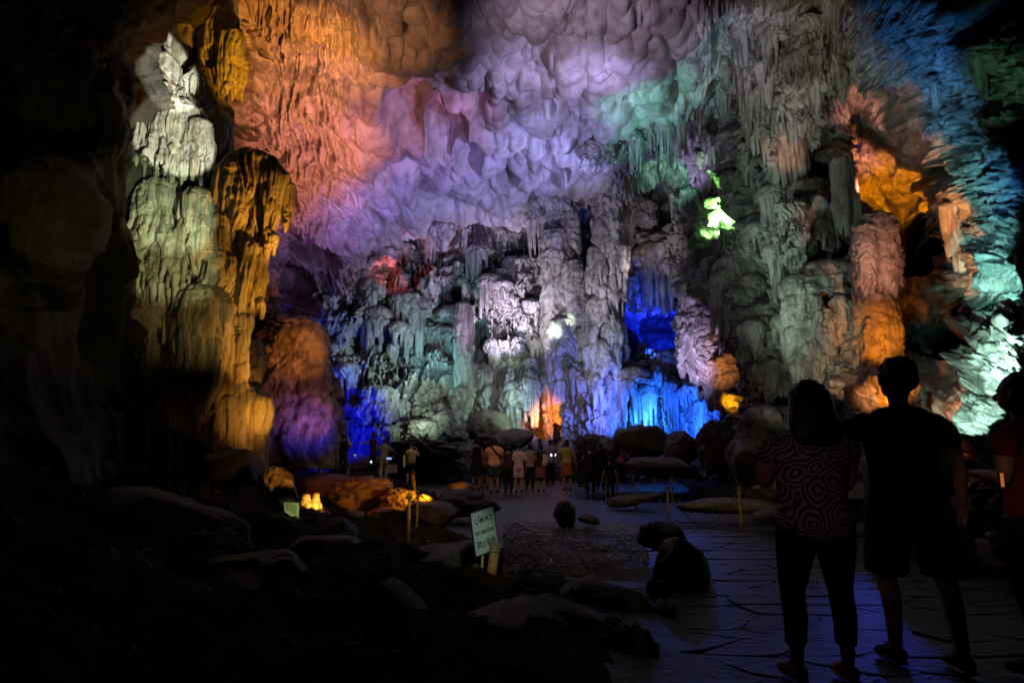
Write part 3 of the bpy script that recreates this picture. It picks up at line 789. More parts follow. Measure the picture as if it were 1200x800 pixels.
# -- named formations of the far and right walls
stack('banded_column', 'tall pale banded column in the middle of the far wall, left of the deep blue grotto', 'rock column',
      [(712, 218, 24, 262, 1.0, 12, .08, .12, 0, 0), (712, 254, 23, 300, 1.0, 12, .10, .14, -.1, 0), (700, 288, 15, 345, .95, 16, .16, .3, -.3, 0),
       (723, 282, 17, 330, .8, 8, .10, .3, -.4, 0), (716, 326, 18, 352, 1.0, 10, .12, .3, -.2, 0), (706, 345, 22, 385, .95, 14, .14, .35, -.2, 0),
       (718, 375, 20, 410, .9, 10, .16, .4, -.3, 0), (706, 396, 22, 452, .9, 18, .18, .4, -.2, 0), (714, 430, 18, 478, .85, 14, .2, .5, 0, 0), (708, 450, 26, 530, 1.1, 20, .16, .1, .4, 0)],
      M['wall'], 32.0, fringe=True)
stack('knobby_column', 'grey knobby column of stacked lumps left of the tall banded column', 'rock column',
      [(655, 222, 20, 262, 1.0, 9, .12, .3, 0, .08), (668, 250, 12, 300, .9, 8, .14, .3, -.2, .1), (650, 268, 18, 318, 1.0, 12, .12, .3, -.1, .05), (672, 305, 14, 345, .9, 8, .14, .3, -.2, .12),
       (676, 335, 13, 392, .9, 8, .12, .3, -.1, .14), (660, 372, 17, 425, .9, 9, .14, .3, 0, .1), (682, 384, 10, 440, .9, 8, .12, .3, 0, .1), (655, 225, 22, 520, 1.0, 10, .1, .1, 1.1, .05)],
      M['wall'], 33.6)
stack('slender_column', 'slender straight teal column standing free against the far wall', 'rock column',
      [(542, 354, 12, 400, 1.0, 14, .08, .02, 0, 0), (542, 392, 13, 470, .95, 14, .08, .1, 0, 0), (541, 452, 13, 492, .9, 9, .1, .3, -.1, .05), (544, 478, 12, 526, 1.1, 10, .1, .05, 0, .05)],
      M['wall'], 33.0)
stack('ribbed_pillar', 'pink ribbed pillar hanging at the left edge of the dark orange alcove', 'rock column',
      [(1026, 250, 24, 352, .92, 30, .10, .16, 0, .02), (1012, 262, 13, 345, .9, 14, .14, .3, -.3, .05), (1040, 262, 11, 350, .9, 12, .12, .2, -.2, .03), (1026, 340, 22, 440, 1.0, 16, .14, .2, .4, .08)],
      M['wall'], 17.6)
stack('hanging_rib', 'slim brown hanging rib of rock between the right wall and the orange alcove', 'rock column',
      [(985, 185, 13, 285, .8, 14, .10, .2, 0, 0), (993, 180, 8, 300, .7, 8, .1, .2, -.1, 0)], M['wall'], 19.5)
stack('diagonal_rib', 'orange leaning rib hanging down the right side of the alcove', 'rock column',
      [(1112, 238, 12, 300, .9, 10, .12, .1, 0, 0), (1128, 275, 13, 335, .9, 10, .12, .1, -.1, 0), (1146, 310, 11, 362, .5, 10, .14, .2, -.2, .05)], M['wall'], 14.6)
stack('orange_mound', 'rounded cracked orange mound standing between the giant column and the far wall', 'stalagmite',
      [(346, 372, 36, 470, 1.1, 10, .10, .1, 0, .16), (352, 425, 44, 540, 1.1, 12, .14, .1, -.2, .16), (325, 400, 18, 480, 1.0, 8, .1, .1, -.1, .1)],
      M['wall'], 27.0)
stack('green_curtain', 'fluted rock curtain hanging above the bright green lamp niche', 'rock curtain',
      [(838, 168, 20, 240, 1.05, 34, .10, .35, 0, 0), (858, 172, 14, 250, .9, 18, .12, .3, .2, 0), (818, 178, 12, 222, .9, 10, .14, .3, .1, 0)], M['wall'], 27.2)
stack('slanting_root_curtain', 'pale lavender curtain of thin cascades right of the blue grotto', 'rock curtain',
      [(812, 326, 16, 400, 1.1, 26, .18, .3, 0, .04), (832, 352, 18, 470, 1.15, 34, .18, .2, -.4, .04), (848, 400, 18, 480, 1.15, 30, .16, .2, -.8, .04), (806, 380, 14, 440, .9, 16, .18, .3, .1, .05)],
      M['wall'], 28.4, fringe=True)
stack('hooded_ledge', 'overhanging grey ledge with a dark slot under it in the right wall', 'rock ledge',
      [(965, 305, 26, 342, 1.0, 16, .10, .15, 0, .03), (935, 322, 20, 385, .8, 10, .12, .3, -.1, .06), (985, 304, 16, 336, .9, 10, .10, .2, .1, .03), (948, 358, 26, 470, .6, 16, .14, .3, .2, .04)], M['wall'], 19.4)

# -- repeats seated on the walls: shared meshes, each its own object, children of the wall they grow from
rng = random.Random(5)
PROTO = []


for k in range(12):
    kind = k % 3
    rp_ = random.Random(40 + k)
    if kind == 0:      # stalactite with two slimmer companions
        pr = []
        for c in range(3):
            V_, q = lobe_mesh(1 if c == 0 else .5, .9 if c == 0 else .5, (4.6, 3.0, 2.2)[c], .5, .14, 8, .16, .08, 36, 52, seed=700 + k * 5 + c, belly=-.05, knob=.02)
            pr.append((V_, q, ((0, 0, 0), (-1.0, .2, .1), (.95, .1, .2))[c]))
        V_, q = merge(pr); nm = 'stalactite'
    elif kind == 1:    # ledge with a fringe of thin drips
        pr = [(*lobe_mesh(1.05, .75, .8, .55, .95, 16, .2, .5, 80, 36, seed=700 + k), (0, 0, 0))]
        for c in range(11):
            an = rp_.uniform(-1.5, 1.5); r_ = rp_.uniform(.11, .24)
            L_ = rp_.uniform(.8, 3.0)
            pr.append((*lobe_mesh(r_, r_, L_, .25, rp_.uniform(.25, .7), 6, .2, .1, 18, 26, seed=900 + k * 20 + c, belly=-.02, knob=.03), (math.sin(an) * .85, -math.cos(an) * .55, -.35)))
        V_, q = merge(pr); nm = 'drapery'
    else:              # ribbed drapery with a torn lower edge
        V_, q = lobe_mesh(1, .8, 2.8, .6, 1.05, 26, .26, .5, 130, 84, seed=700 + k, belly=-.05, knob=.04)
        nm = 'flowstone_curtain'
    PROTO.append((nm, grid_mesh(nm, V_, q)))


def seat(px, py, hw, hp, kind, mat_parent, inset=.25, lean=0, dy=0):
    """hang one formation with its top at (px, py) on the finished wall"""
    nm, me = PROTO[kind]
    y = wall_depth(px, py + hp * .2) + dy
    s = hw * y / FPX
    H = hp * y / FPX
    tall = {0: 5.2, 1: 3.0, 2: 3.5}[kind % 3]
    p = at(px, py, y - s * (1 - inset))
    o = bpy.data.objects.new(nm, me)
    o.scale = (s, s, H / tall)
    o.location = (p.x, p.y, p.z - H / tall * .6)
    o.rotation_euler = (lean * .3, lean, rng.uniform(-1.0, 1.0))
    COL.objects.link(o)
    o.parent = cave[mat_parent]
    return o


for nm, me in PROTO:
    me.materials.append(M['wall'])

HANG = [  # stalactites and lobes the photograph shows one by one
    (856, 62, 16, 92, 1), (872, 78, 12, 110, 0), (846, 95, 8, 60, 0), (916, 108, 15, 88, 1), (914, 118, 10, 95, 0), (940, 120, 13, 72, 5), (933, 60, 12, 60, 2), (898, 70, 10, 70, 0),
    (890, 140, 12, 70, 1), (955, 90, 9, 60, 3), (905, 30, 14, 60, 4), (870, 20, 14, 60, 7), (975, 60, 10, 60, 5), (948, 20, 16, 60, 8), (985, 90, 7, 46, 3),
    (743, 152, 12, 50, 4), (762, 142, 11, 62, 1), (778, 132, 12, 60, 7), (795, 126, 11, 56, 4), (812, 118, 12, 50, 1), (700, 165, 14, 44, 5), (715, 172, 9, 38, 3), (688, 170, 10, 34, 6),
    (640, 228, 12, 40, 8), (625, 245, 10, 50, 4), (780, 220, 6, 70, 3), (792, 222, 5, 62, 6), (768, 225, 6, 60, 0), (752, 230, 6, 60, 3), (800, 226, 8, 60, 1),
    (505, 268, 9, 38, 4), (520, 262, 12, 36, 3), (498, 275, 7, 30, 0), (545, 262, 9, 34, 1), (472, 285, 12, 26, 5), (450, 290, 12, 26, 2),
    (790, 300, 16, 60, 1), (812, 300, 15, 50, 4), (835, 300, 14, 50, 7), (776, 312, 12, 46, 1), (758, 310, 14, 46, 4), (800, 330, 9, 40, 0), (745, 300, 12, 50, 7),
    (470, 375, 12, 48, 1), (490, 370, 14, 50, 4), (455, 385, 7, 46, 3), (508, 380, 9, 52, 0), (460, 400, 6, 62, 6), (445, 405, 5, 50, 0), (600, 300, 14, 48, 1), (575, 320, 14, 44, 4),
    (560, 285, 16, 40, 7), (620, 300, 12, 46, 5), (590, 345, 16, 40, 8), (625, 350, 14, 44, 2),
    (1005, 70, 10, 50, 0), (1012, 92, 5, 30, 3), (1135, 60, 22, 60, 7), (1095, 90, 18, 50, 4),
    (885, 260, 16, 60, 1), (905, 285, 14, 60, 4), (880, 320, 14, 60, 7), (925, 235, 18, 70, 5), (950, 210, 16, 60, 8), (960, 255, 14, 56, 2), (905, 215, 16, 56, 4), (880, 375, 12, 60, 2),
    (925, 390, 14, 70, 1), (955, 400, 12, 60, 4), (985, 345, 10, 60, 5), (900, 420, 16, 60, 8), (875, 180, 12, 70, 1), (862, 200, 8, 46, 4),
    (740, 445, 10, 46, 1), (760, 448, 12, 44, 4), (785, 446, 10, 48, 7), (805, 450, 9, 40, 1), (690, 440, 9, 66, 0), (678, 430, 9, 70, 3), (668, 440, 9, 60, 6), (725, 440, 8, 60, 0),
    (530, 480, 16, 44, 5), (500, 490, 16, 30, 8), (575, 450, 12, 70, 1), (600, 445, 12, 70, 4), (620, 440, 14, 50, 7),
]
for (px, py, hw, hp, kind) in HANG:
    seat(px, py, hw, hp, kind, 'side_wall' if px > 1000 else ('cave_ceiling' if (py < 60 and px < 860) else 'cave_wall'), lean=rng.uniform(-.04, .04))
n_ = 0
while n_ < 165:
    px = rng.uniform(330, 1000); py = rng.uniform(20, 505)
    lim = float(np.interp(px, [330, 400, 500, 560, 640, 720, 800, 860, 960], [330, 320, 280, 275, 250, 215, 160, 40, -20]))
    if py < lim + 6 or (745 < px < 800 and 330 < py < 440) or (815 < px < 870 and 235 < py < 285) or (px > 985 and 90 < py) or (600 < px < 660 and 455 < py):
        continue
    hw = rng.choice([6, 7, 8, 9, 10, 12, 14, 17]); kind = rng.choice([0, 1, 1, 2, 3, 4, 4, 5, 6, 7, 7, 8, 9, 10, 10, 11])
    if kind % 3 == 0: hw *= .45
    if kind % 3 == 1: hw *= 1.25
    seat(px, py, hw, hw * rng.uniform(2.4, 4.2) * (1.5 if kind % 3 == 0 else 1), kind, 'cave_wall', inset=rng.uniform(.5, .95), lean=rng.uniform(-.08, .08))
    n_ += 1

# ------------------------------------------------------------------ cave floor
def floor_z(x, y):
    x = np.asarray(x, np.float32); y = np.asarray(y, np.float32)
    # the trodden path: from the right foreground up to the crowd
    pc = np.interp(y, [-5, 2, 6, 9, 12, 16, 20, 26, 34], [2.4, 2.9, 3.6, 3.4, 2.4, 1.8, 1.4, 1.2, 1.0])
    pw = np.interp(y, [-5, 2, 6, 9, 12, 16, 20, 26, 34], [2.2, 2.0, 2.1, 2.8, 3.0, 2.6, 3.2, 4.5, 6])
    offp = sstep(0.0, 1.6, np.abs(x - pc) - pw)
    z = -.006 + offp * (.18 * fbm(x * .7, y * .7, seed=301, octs=5) + .10)
    z = z + offp * np.where(x < pc, 1, .8) * .35 * sstep(-.1, .5, fbm(x * .32, y * .32, seed=305, octs=3))
    z = z + .7 * sstep(-2.0, -5.5, x - .05 * y) * sstep(11, 6, y)          # dark bank at the left
    z = z + .35 * sstep(-.8, -2.6, x) * sstep(5.6, 4.2, y)
    z = z + 1.2 * sstep(6.0, 9.5, x - .12 * y) * sstep(24, 16, y)
    z = z + .012 * fbm(x * 3, y * 3, seed=307, octs=3) + offp * .10 * fbm(x * 2.2, y * 2.2, seed=309, octs=4, ridge=True)
    pond = sstep(1.0, .6, np.sqrt(((x - 3.9) / 2.3) ** 2 + ((y - 20.5) / 2.6) ** 2))
    return z - .45 * pond, 1 - offp


fx = np.concatenate([np.linspace(-34, -9, 40, endpoint=False), np.linspace(-9, 10, 380), np.linspace(10.6, 34, 40)])
fy = np.concatenate([np.linspace(-8, 2.5, 16, endpoint=False), 2.5 * (45 / 2.5) ** np.linspace(0, 1, 420)])
FX, FY = np.meshgrid(fx, fy, indexing='ij')
FZ, FP = floor_z(FX, FY)
fv = np.stack([FX, FY, FZ], -1).reshape(-1, 3)
q = sheet_quads(len(fx), len(fy))[:, ::-1]
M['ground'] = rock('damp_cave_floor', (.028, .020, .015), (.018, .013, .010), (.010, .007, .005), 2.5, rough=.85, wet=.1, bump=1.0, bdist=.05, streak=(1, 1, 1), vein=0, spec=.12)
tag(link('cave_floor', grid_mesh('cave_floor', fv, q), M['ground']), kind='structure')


def fz(x, y):
    return float(floor_z(np.array([x]), np.array([y]))[0][0])


# wet flagstones of the path
m, nt, b = nodes_of('wet_flagstone')
geo = nt.nodes.new('ShaderNodeNewGeometry')
mp = nt.nodes.new('ShaderNodeMapping'); mp.inputs['Scale'].default_value = (1.6, 3.4, 2)
nt.links.new(geo.outputs['Position'], mp.inputs['Vector'])
nz = nt.nodes.new('ShaderNodeTexNoise'); nz.inputs['Scale'].default_value = 5.5; nz.inputs['Detail'].default_value = 8; nz.inputs['Roughness'].default_value = .6; nz.inputs['Distortion'].default_value = 1.2
nt.links.new(mp.outputs['Vector'], nz.inputs['Vector'])
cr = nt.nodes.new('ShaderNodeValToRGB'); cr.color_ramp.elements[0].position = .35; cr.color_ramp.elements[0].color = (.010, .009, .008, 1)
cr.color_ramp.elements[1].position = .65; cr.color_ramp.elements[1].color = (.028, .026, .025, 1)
nt.links.new(nz.outputs['Fac'], cr.inputs['Fac']); nt.links.new(cr.outputs['Color'], b.inputs['Base Color'])
bu = nt.nodes.new('ShaderNodeBump'); bu.inputs['Strength'].default_value = 1.0; bu.inputs['Distance'].default_value = .045
nt.links.new(nz.outputs['Fac'], bu.inputs['Height']); nt.links.new(bu.outputs['Normal'], b.inputs['Normal'])
b.inputs['Roughness'].default_value = .34; b.inputs['Specular IOR Level'].default_value = .28
M['flag'] = m
path = empty('stone_path', (3, 6, 0)); tag(path, kind='structure')
rp = random.Random(9)


def corner(i, j):
    r = random.Random(i * 7919 + j * 104729)
    return (.2 + i * .52 + r.uniform(-.14, .14) + (.26 if j % 2 else 0), 2.4 + j * .36 + r.uniform(-.08, .08))


nflag = 0
for j in range(0, 34):
    for i in range(0, 11):
        cs = [corner(i, j), corner(i + 1, j), corner(i + 1, j + 1), corner(i, j + 1)]
        cx = sum(c[0] for c in cs) / 4; cy = sum(c[1] for c in cs) / 4
        _, onp = floor_z(np.array([cx]), np.array([cy]))
        if onp[0] < .97 or nflag >= 290:
            continue
        z0 = fz(cx, cy); hgt = rp.uniform(.007, .014); tx, ty = rp.uniform(-.012, .012), rp.uniform(-.012, .012)
        bm = bmesh.new()
        ring = []
        for k in range(4):                                   # 8-gon with slightly knocked corners
            a_ = cs[k]; b_ = cs[(k + 1) % 4]
            for t in (.14, .5, .86):
                ring.append((a_[0] + (b_[0] - a_[0]) * t + rp.uniform(-.012, .012), a_[1] + (b_[1] - a_[1]) * t + rp.uniform(-.012, .012)))
        def rg(s, z):
            return [bm.verts.new(((p[0] - cx) * s, (p[1] - cy) * s, z + (p[0] - cx) * tx + (p[1] - cy) * ty)) for p in ring]
        r0, r1, r2 = rg(.995, -.03), rg(.99, hgt - .006), rg(.965, hgt)
        for A_, B_ in ((r0, r1), (r1, r2)):
            for k in range(12):
                bm.faces.new((A_[k], A_[(k + 1) % 12], B_[(k + 1) % 12], B_[k]))
        bm.faces.new(r2)
        me = bpy.data.meshes.new('flagstone'); bm.to_mesh(me); bm.free()
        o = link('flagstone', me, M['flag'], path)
        o.location = (cx - 3, cy - 6, z0)
        nflag += 1

kp = (FP.reshape(-1)[q].min(1) > .6) & (np.abs(FX.reshape(-1)[q[:, 0]]) < 8.5) & (FY.reshape(-1)[q[:, 0]] > 2.4) & (FY.reshape(-1)[q[:, 0]] < 34)
mo = link('mortar', grid_mesh('mortar', fv + np.array([0, 0, .002]), q[kp]), M['flag'], path)
mo.location = (-3, -6, 0)

# pond in the stone basin
me = grid_mesh('water', np.array([[1.4 + 5 * a, 17.6 + 5.8 * c, -.12] for a in (0, 1) for c in (0, 1)], float), np.array([[0, 2, 3, 1]]))
mw, nt, b = nodes_of('still_water')
b.inputs['Base Color'].default_value = (.01, .02, .04, 1); b.inputs['Roughness'].default_value = .06
nz = nt.nodes.new('ShaderNodeTexNoise'); nz.inputs['Scale'].default_value = 6
bu = nt.nodes.new('ShaderNodeBump'); bu.inputs['Strength'].default_value = .15; nt.links.new(nz.outputs['Fac'], bu.inputs['Height']); nt.links.new(bu.outputs['Normal'], b.inputs['Normal'])
tag(link('water', me, mw), kind='structure')

# loose pebbles between the sign and the boulders
rp = random.Random(3)
vs, fs = [], []
base_v = [(1, 0, 0), (-1, 0, 0), (0, 1, 0), (0, -1, 0), (0, 0, 1), (0, 0, -1)]
base_f = [(4, 0, 2), (4, 2, 1), (4, 1, 3), (4, 3, 0), (5, 2, 0), (5, 1, 2), (5, 3, 1), (5, 0, 3)]
for k in range(3800):
    g = gnd(rp.uniform(590, 760), 612 + 68 * rp.random() ** .8)
    s = rp.uniform(.012, .034); z = fz(g.x, g.y); n0 = len(vs)
    an = rp.uniform(0, 6.28); ca, sa = math.cos(an), math.sin(an)
    for v in base_v:
        x = v[0] * s * rp.uniform(.8, 1.5); y = v[1] * s * rp.uniform(.8, 1.2)
        vs.append((g.x + x * ca - y * sa, g.y + x * sa + y * ca, z + .01 + v[2] * s * .7))
    fs += [tuple(i + n0 for i in f) for f in base_f]
me = bpy.data.meshes.new('pebbles'); me.from_pydata(vs, [], fs); me.update()
M['pebble'] = plain('wet_pebble', (.28, .27, .27), .28, .6, nscale=30, var=.5)
tag(link('pebbles', me, M['pebble']), kind='stuff')
vs, fs = [], []
for k in range(5200):
    x, y = rp.uniform(-9, 9), 3.2 + 20 * rp.random() ** 1.8
    if floor_z(np.array([x]), np.array([y]))[1][0] > .35: continue
    s = rp.choice((.012, .018, .025, .035, .06)) * rp.uniform(.7, 1.3); z = fz(x, y); n0 = len(vs); an = rp.uniform(0, 6.28); ca, sa = math.cos(an), math.sin(an)
    for v in base_v:
        a_ = v[0] * s * rp.uniform(.8, 1.7); b_ = v[1] * s * rp.uniform(.7, 1.2)
        vs.append((x + a_ * ca - b_ * sa, y + a_ * sa + b_ * ca, z + .006 + v[2] * s * rp.uniform(.5, .9)))
    fs += [tuple(i + n0 for i in f) for f in base_f]
me = bpy.data.meshes.new('rubble'); me.from_pydata(vs, [], fs); me.update()
tag(link('rubble', me, plain('dark_rubble', (.06, .045, .035), .8, .2, nscale=30, var=.5)), kind='stuff')


# ------------------------------------------------------------------ boulders and rocks
def boulder_mesh(name, seed, sharp=.45, sub=4, flat=.6, craggy=.25):
    bm = bmesh.new(); bmesh.ops.create_icosphere(bm, subdivisions=sub, radius=1)
    co = np.array([v.co for v in bm.verts], np.float32)
    x, y, z = co[:, 0] + seed, co[:, 1], co[:, 2]
    d = 1 + .32 * vnoise(x * 1.1, y * 1.1, z * 1.1 + seed, seed) + .20 * fbm(x * 2, y * 2, z * 2, seed + 1, 4, ridge=True) + craggy * fbm(x * 4.5, y * 4.5, z * 2.5, seed + 2, 4) * .6
    for k in range(13):                               # planar breaks
        r = random.Random(seed * 13 + k)
        n = np.array([r.gauss(0, 1), r.gauss(0, 1), r.gauss(0, .8)]); n /= np.linalg.norm(n)
        dist = r.uniform(.72, 1.0)
        pr = (co * d[:, None]) @ n
        d = np.where(pr > dist, d * (1 - sharp * 2) + d * (dist / pr) * sharp * 2, d)
    co2 = co * d[:, None]
    for v, c in zip(bm.verts, co2): v.co = c
    me = bpy.data.meshes.new(name); bm.to_mesh(me); bm.free()
    me.polygons.foreach_set("use_smooth", np.full(len(me.polygons), True))
    me.materials.append(M['boulder'])
    return me


BM = [boulder_mesh('boulder', 11 + 3 * k, sub=5 if k < 4 else 4, craggy=(.2, .35, .1, .5, .2, .3)[k]) for k in range(6)]


def rockat(px, py, hw, hh, Y, kind, label, name='boulder', cat='boulder', group=None, mat=None, rz=None, dep=.8):
    p = at(px, py, Y); s = hw * Y / FPX; h = hh * Y / FPX
    me = BM[kind]
    if mat:
        me = me.copy(); me.materials[0] = mat
    o = link(name, me)
    o.location = p; o.scale = (s, s * dep, h); o.rotation_euler = (rng.uniform(-.15, .15), rng.uniform(-.15, .15), rng.uniform(0, 6.28) if rz is None else rz)
    tag(o, label, cat, group)
    return o


rockat(750, 516, 34, 20, 25.5, 2, 'large rounded boulder silhouetted against the blue grotto')
rockat(712, 526, 16, 14, 26, 1, 'pale lilac boulder just left of the rounded boulder before the blue grotto')
rockat(690, 520, 20, 12, 27.5, 3, 'pale jagged rock behind the crowd under the blue curtain')
rockat(795, 528, 24, 20, 24, 0, 'dark boulder below the right edge of the blue grotto')
rockat(838, 522, 26, 30, 22.5, 3, 'dark craggy rock under the small amber lamp recess')
rockat(880, 540, 34, 30, 19.5, 4, 'brown craggy rock mass at the foot of the grey right wall')
rockat(780, 548, 44, 14, 22.5, 5, 'flat grey slab of rock behind the pond posts')
rockat(905, 578, 26, 18, 13.5, 2, 'low brown rock left of the woman in the circle print blouse')
rockat(740, 585, 30, 6, 16, 5, 'long low kerb of brown rock in front of the pond', dep=.5, rz=.1)
rockat(850, 592, 60, 8, 13.0, 4, 'long curved brown rock rim behind the tallest rope post', dep=.45, rz=-.1)
rockat(935, 602, 50, 8, 11.4, 5, 'low brown rim of rock running behind the blouse woman', dep=.5, rz=-.2)
rockat(662, 602, 17, 16, 12.2, 3, 'small dark pointed rock standing alone on the path')
rockat(690, 608, 14, 6, 12.0, 1, 'flat dark stone right of the small pointed rock')
rockat(775, 628, 30, 17, 8.4, 1, 'dark rounded rock topmost of the foreground rock pile')
rockat(796, 668, 36, 34, 7.0, 0, 'biggest dark boulder of the foreground rock pile at the wet path')
rockat(772, 690, 16, 12, 6.1, 3, 'small pale-topped stone at the lower left of the foreground pile')
rockat(778, 712, 15, 9, 5.7, 1, 'lowest flat stone of the foreground rock pile')
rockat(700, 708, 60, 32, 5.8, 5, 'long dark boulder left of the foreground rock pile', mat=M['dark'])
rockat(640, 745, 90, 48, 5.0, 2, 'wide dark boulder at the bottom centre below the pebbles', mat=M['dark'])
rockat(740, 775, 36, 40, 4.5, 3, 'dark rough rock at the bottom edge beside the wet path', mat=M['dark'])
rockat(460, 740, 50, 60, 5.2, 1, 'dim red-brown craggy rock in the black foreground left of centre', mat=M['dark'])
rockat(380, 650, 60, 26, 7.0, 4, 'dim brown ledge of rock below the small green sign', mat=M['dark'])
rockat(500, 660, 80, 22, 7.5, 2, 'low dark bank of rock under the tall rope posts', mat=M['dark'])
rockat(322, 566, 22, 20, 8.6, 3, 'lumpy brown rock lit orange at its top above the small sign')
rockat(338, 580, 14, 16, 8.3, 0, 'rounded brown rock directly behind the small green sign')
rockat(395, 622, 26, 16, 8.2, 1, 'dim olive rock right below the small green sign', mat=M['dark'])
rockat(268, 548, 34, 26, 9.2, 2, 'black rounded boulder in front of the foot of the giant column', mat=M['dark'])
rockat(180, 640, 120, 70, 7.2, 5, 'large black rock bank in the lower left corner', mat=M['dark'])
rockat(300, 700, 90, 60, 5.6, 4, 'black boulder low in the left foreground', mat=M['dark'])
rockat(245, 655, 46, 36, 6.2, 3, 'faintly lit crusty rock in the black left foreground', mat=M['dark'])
rockat(420, 578, 42, 20, 13.6, 3, 'red-brown row of jagged rocks left of the glowing rock')
rockat(380, 572, 36, 16, 14.0, 1, 'dark red rock left of the jagged row below the people in black')
rockat(470, 590, 26, 18, 13.0, 3, 'shattered orange rock beside the glowing yellow rock', cat='rock')
rockat(452, 602, 24, 8, 12.6, 1, 'flat orange broken stones under the shattered rock', cat='rock')
rockat(497, 588, 12, 10, 12.7, 2, 'glowing yellow rounded rock lit by the lamp beside it', cat='rock', mat=None)
rockat(440, 606, 5, 7, 12.1, 3, 'tiny bright yellow pointed stone left of the glowing rock', cat='rock')
rockat(536, 574, 20, 10, 14.5, 4, 'brown mound with an orange lit crest right of the glowing rock')
rockat(545, 590, 34, 16, 13.2, 5, 'dark mound below the orange lit crest')
rockat(505, 600, 40, 14, 12.4, 4, 'dark rocky bank in front of the glowing yellow rock')
rockat(400, 612, 40, 8, 11.2, 5, 'thin ridge of brown rock edging the black pit', dep=.5)
rockat(1000, 580, 40, 14, 11.5, 1, 'brown rock between the two standing viewers on the right')
rockat(1070, 560, 60, 50, 10.2, 0, 'orange lit rock slope behind the man in dark clothes')
rockat(1150, 600, 50, 22, 8.8, 4, 'pale brown rock low behind the person in red')
rockat(1170, 660, 50, 26, 7.6, 5, 'dark rock at the right edge beside the path')
rockat(600, 515, 26, 14, 31, 5, 'dark rock hump in the shadow left of the amber lamp recess')
rockat(500, 528, 56, 14, 30, 3, 'long dark rock shelf under the teal wall')
rockat(430, 546, 40, 12, 31, 5, 'dark rock bank behind the people with the tripod')
rockat(575, 500, 34, 18, 32.5, 0, 'grey green rounded boulder below the slender column')
stack('flame_rock', 'small bright orange rock with two pointed tips right of the green sign', 'stalagmite',
      [(359, 578, 4, 592, 1.2, 5, .1, .1, 0, .1), (371, 577, 3.2, 592, 1.6, 5, .1, .1, 0, .05), (367, 586, 9, 604, 1.3, 8, .15, .1, 0, .1), (378, 598, 10, 612, 1.3, 8, .15, .1, -.1, .1)], M['flow'], 9.4)


# ------------------------------------------------------------------ people
def tube(bm, pts, rad, n=12, sub=3, cap=.5):
    """closed tapering tube through pts; rad = r or (rx, ry) per point; smooth between points"""
    P = [Vector(p) for p in pts]
    RR = [(r, r) if not isinstance(r, tuple) else r for r in rad]
    Q, S = [], []
    m = len(P)
    for i in range(m - 1):
        p0, p1, p2, p3 = P[max(i - 1, 0)], P[i], P[i + 1], P[min(i + 2, m - 1)]
        for k in range(sub if i < m - 2 else sub + 1):
            t = k / sub
            Q.append(.5 * ((2 * p1) + (p2 - p0) * t + (2 * p0 - 5 * p1 + 4 * p2 - p3) * t * t + (3 * p1 - p0 - 3 * p2 + p3) * t ** 3))
            S.append(tuple(RR[i][c] * (1 - t) + RR[i + 1][c] * t for c in (0, 1)))
    d0 = (Q[1] - Q[0]).normalized(); d1 = (Q[-1] - Q[-2]).normalized()
    c = cap
    Q = [Q[0] - d0 * S[0][0] * c, Q[0] - d0 * S[0][0] * c * .6] + Q + [Q[-1] + d1 * S[-1][0] * c * .6, Q[-1] + d1 * S[-1][0] * c]
    S = [(S[0][0] * .25, S[0][1] * .25), (S[0][0] * .75, S[0][1] * .75)] + S + [(S[-1][0] * .75, S[-1][1] * .75), (S[-1][0] * .25, S[-1][1] * .25)]
    rings = []
    ref = Vector((1, 0, 0))
    for i, p in enumerate(Q):
        d = (Q[min(i + 1, len(Q) - 1)] - Q[max(i - 1, 0)]).normalized()
        if abs(d.x) > .92: ref = Vector((0, 0, 1))
        u = (ref - d * ref.dot(d)).normalized(); v = d.cross(u)
        rings.append([bm.verts.new(p + u * S[i][0] * math.cos(a) + v * S[i][1] * math.sin(a)) for a in (2 * math.pi * k / n for k in range(n))])
    for a, b in zip(rings, rings[1:]):
        for k in range(n):
            bm.faces.new((a[k], a[(k + 1) % n], b[(k + 1) % n], b[k]))
    bm.faces.new(rings[0][::-1]); bm.faces.new(rings[-1])


def ball(bm, c, r, seg=16):
    res = bmesh.ops.create_uvsphere(bm, u_segments=seg, v_segments=seg // 2 + 2, radius=1)
    for v in res['verts']:
        v.co = Vector((v.co.x * r[0] + c[0], v.co.y * r[1] + c[1], v.co.z * r[2] + c[2]))


def fuse(bm, name, voxel=None, smooth=2):
    bmesh.ops.recalc_face_normals(bm, faces=bm.faces)
    me = bpy.data.meshes.new(name); bm.to_mesh(me); bm.free()
    if voxel:
        o = bpy.data.objects.new('tmp', me); COL.objects.link(o)
        md = o.modifiers.new('r', 'REMESH'); md.mode = 'VOXEL'; md.voxel_size = voxel
        if smooth:
            sm = o.modifiers.new('s', 'SMOOTH'); sm.iterations = smooth; sm.factor = .5
        dg = bpy.context.evaluated_depsgraph_get()
        me2 = bpy.data.meshes.new_from_object(o.evaluated_get(dg))
        bpy.data.objects.remove(o); bpy.data.meshes.remove(me)
        me = me2; me.name = name
    me.polygons.foreach_set("use_smooth", np.full(len(me.polygons), True))
    return me


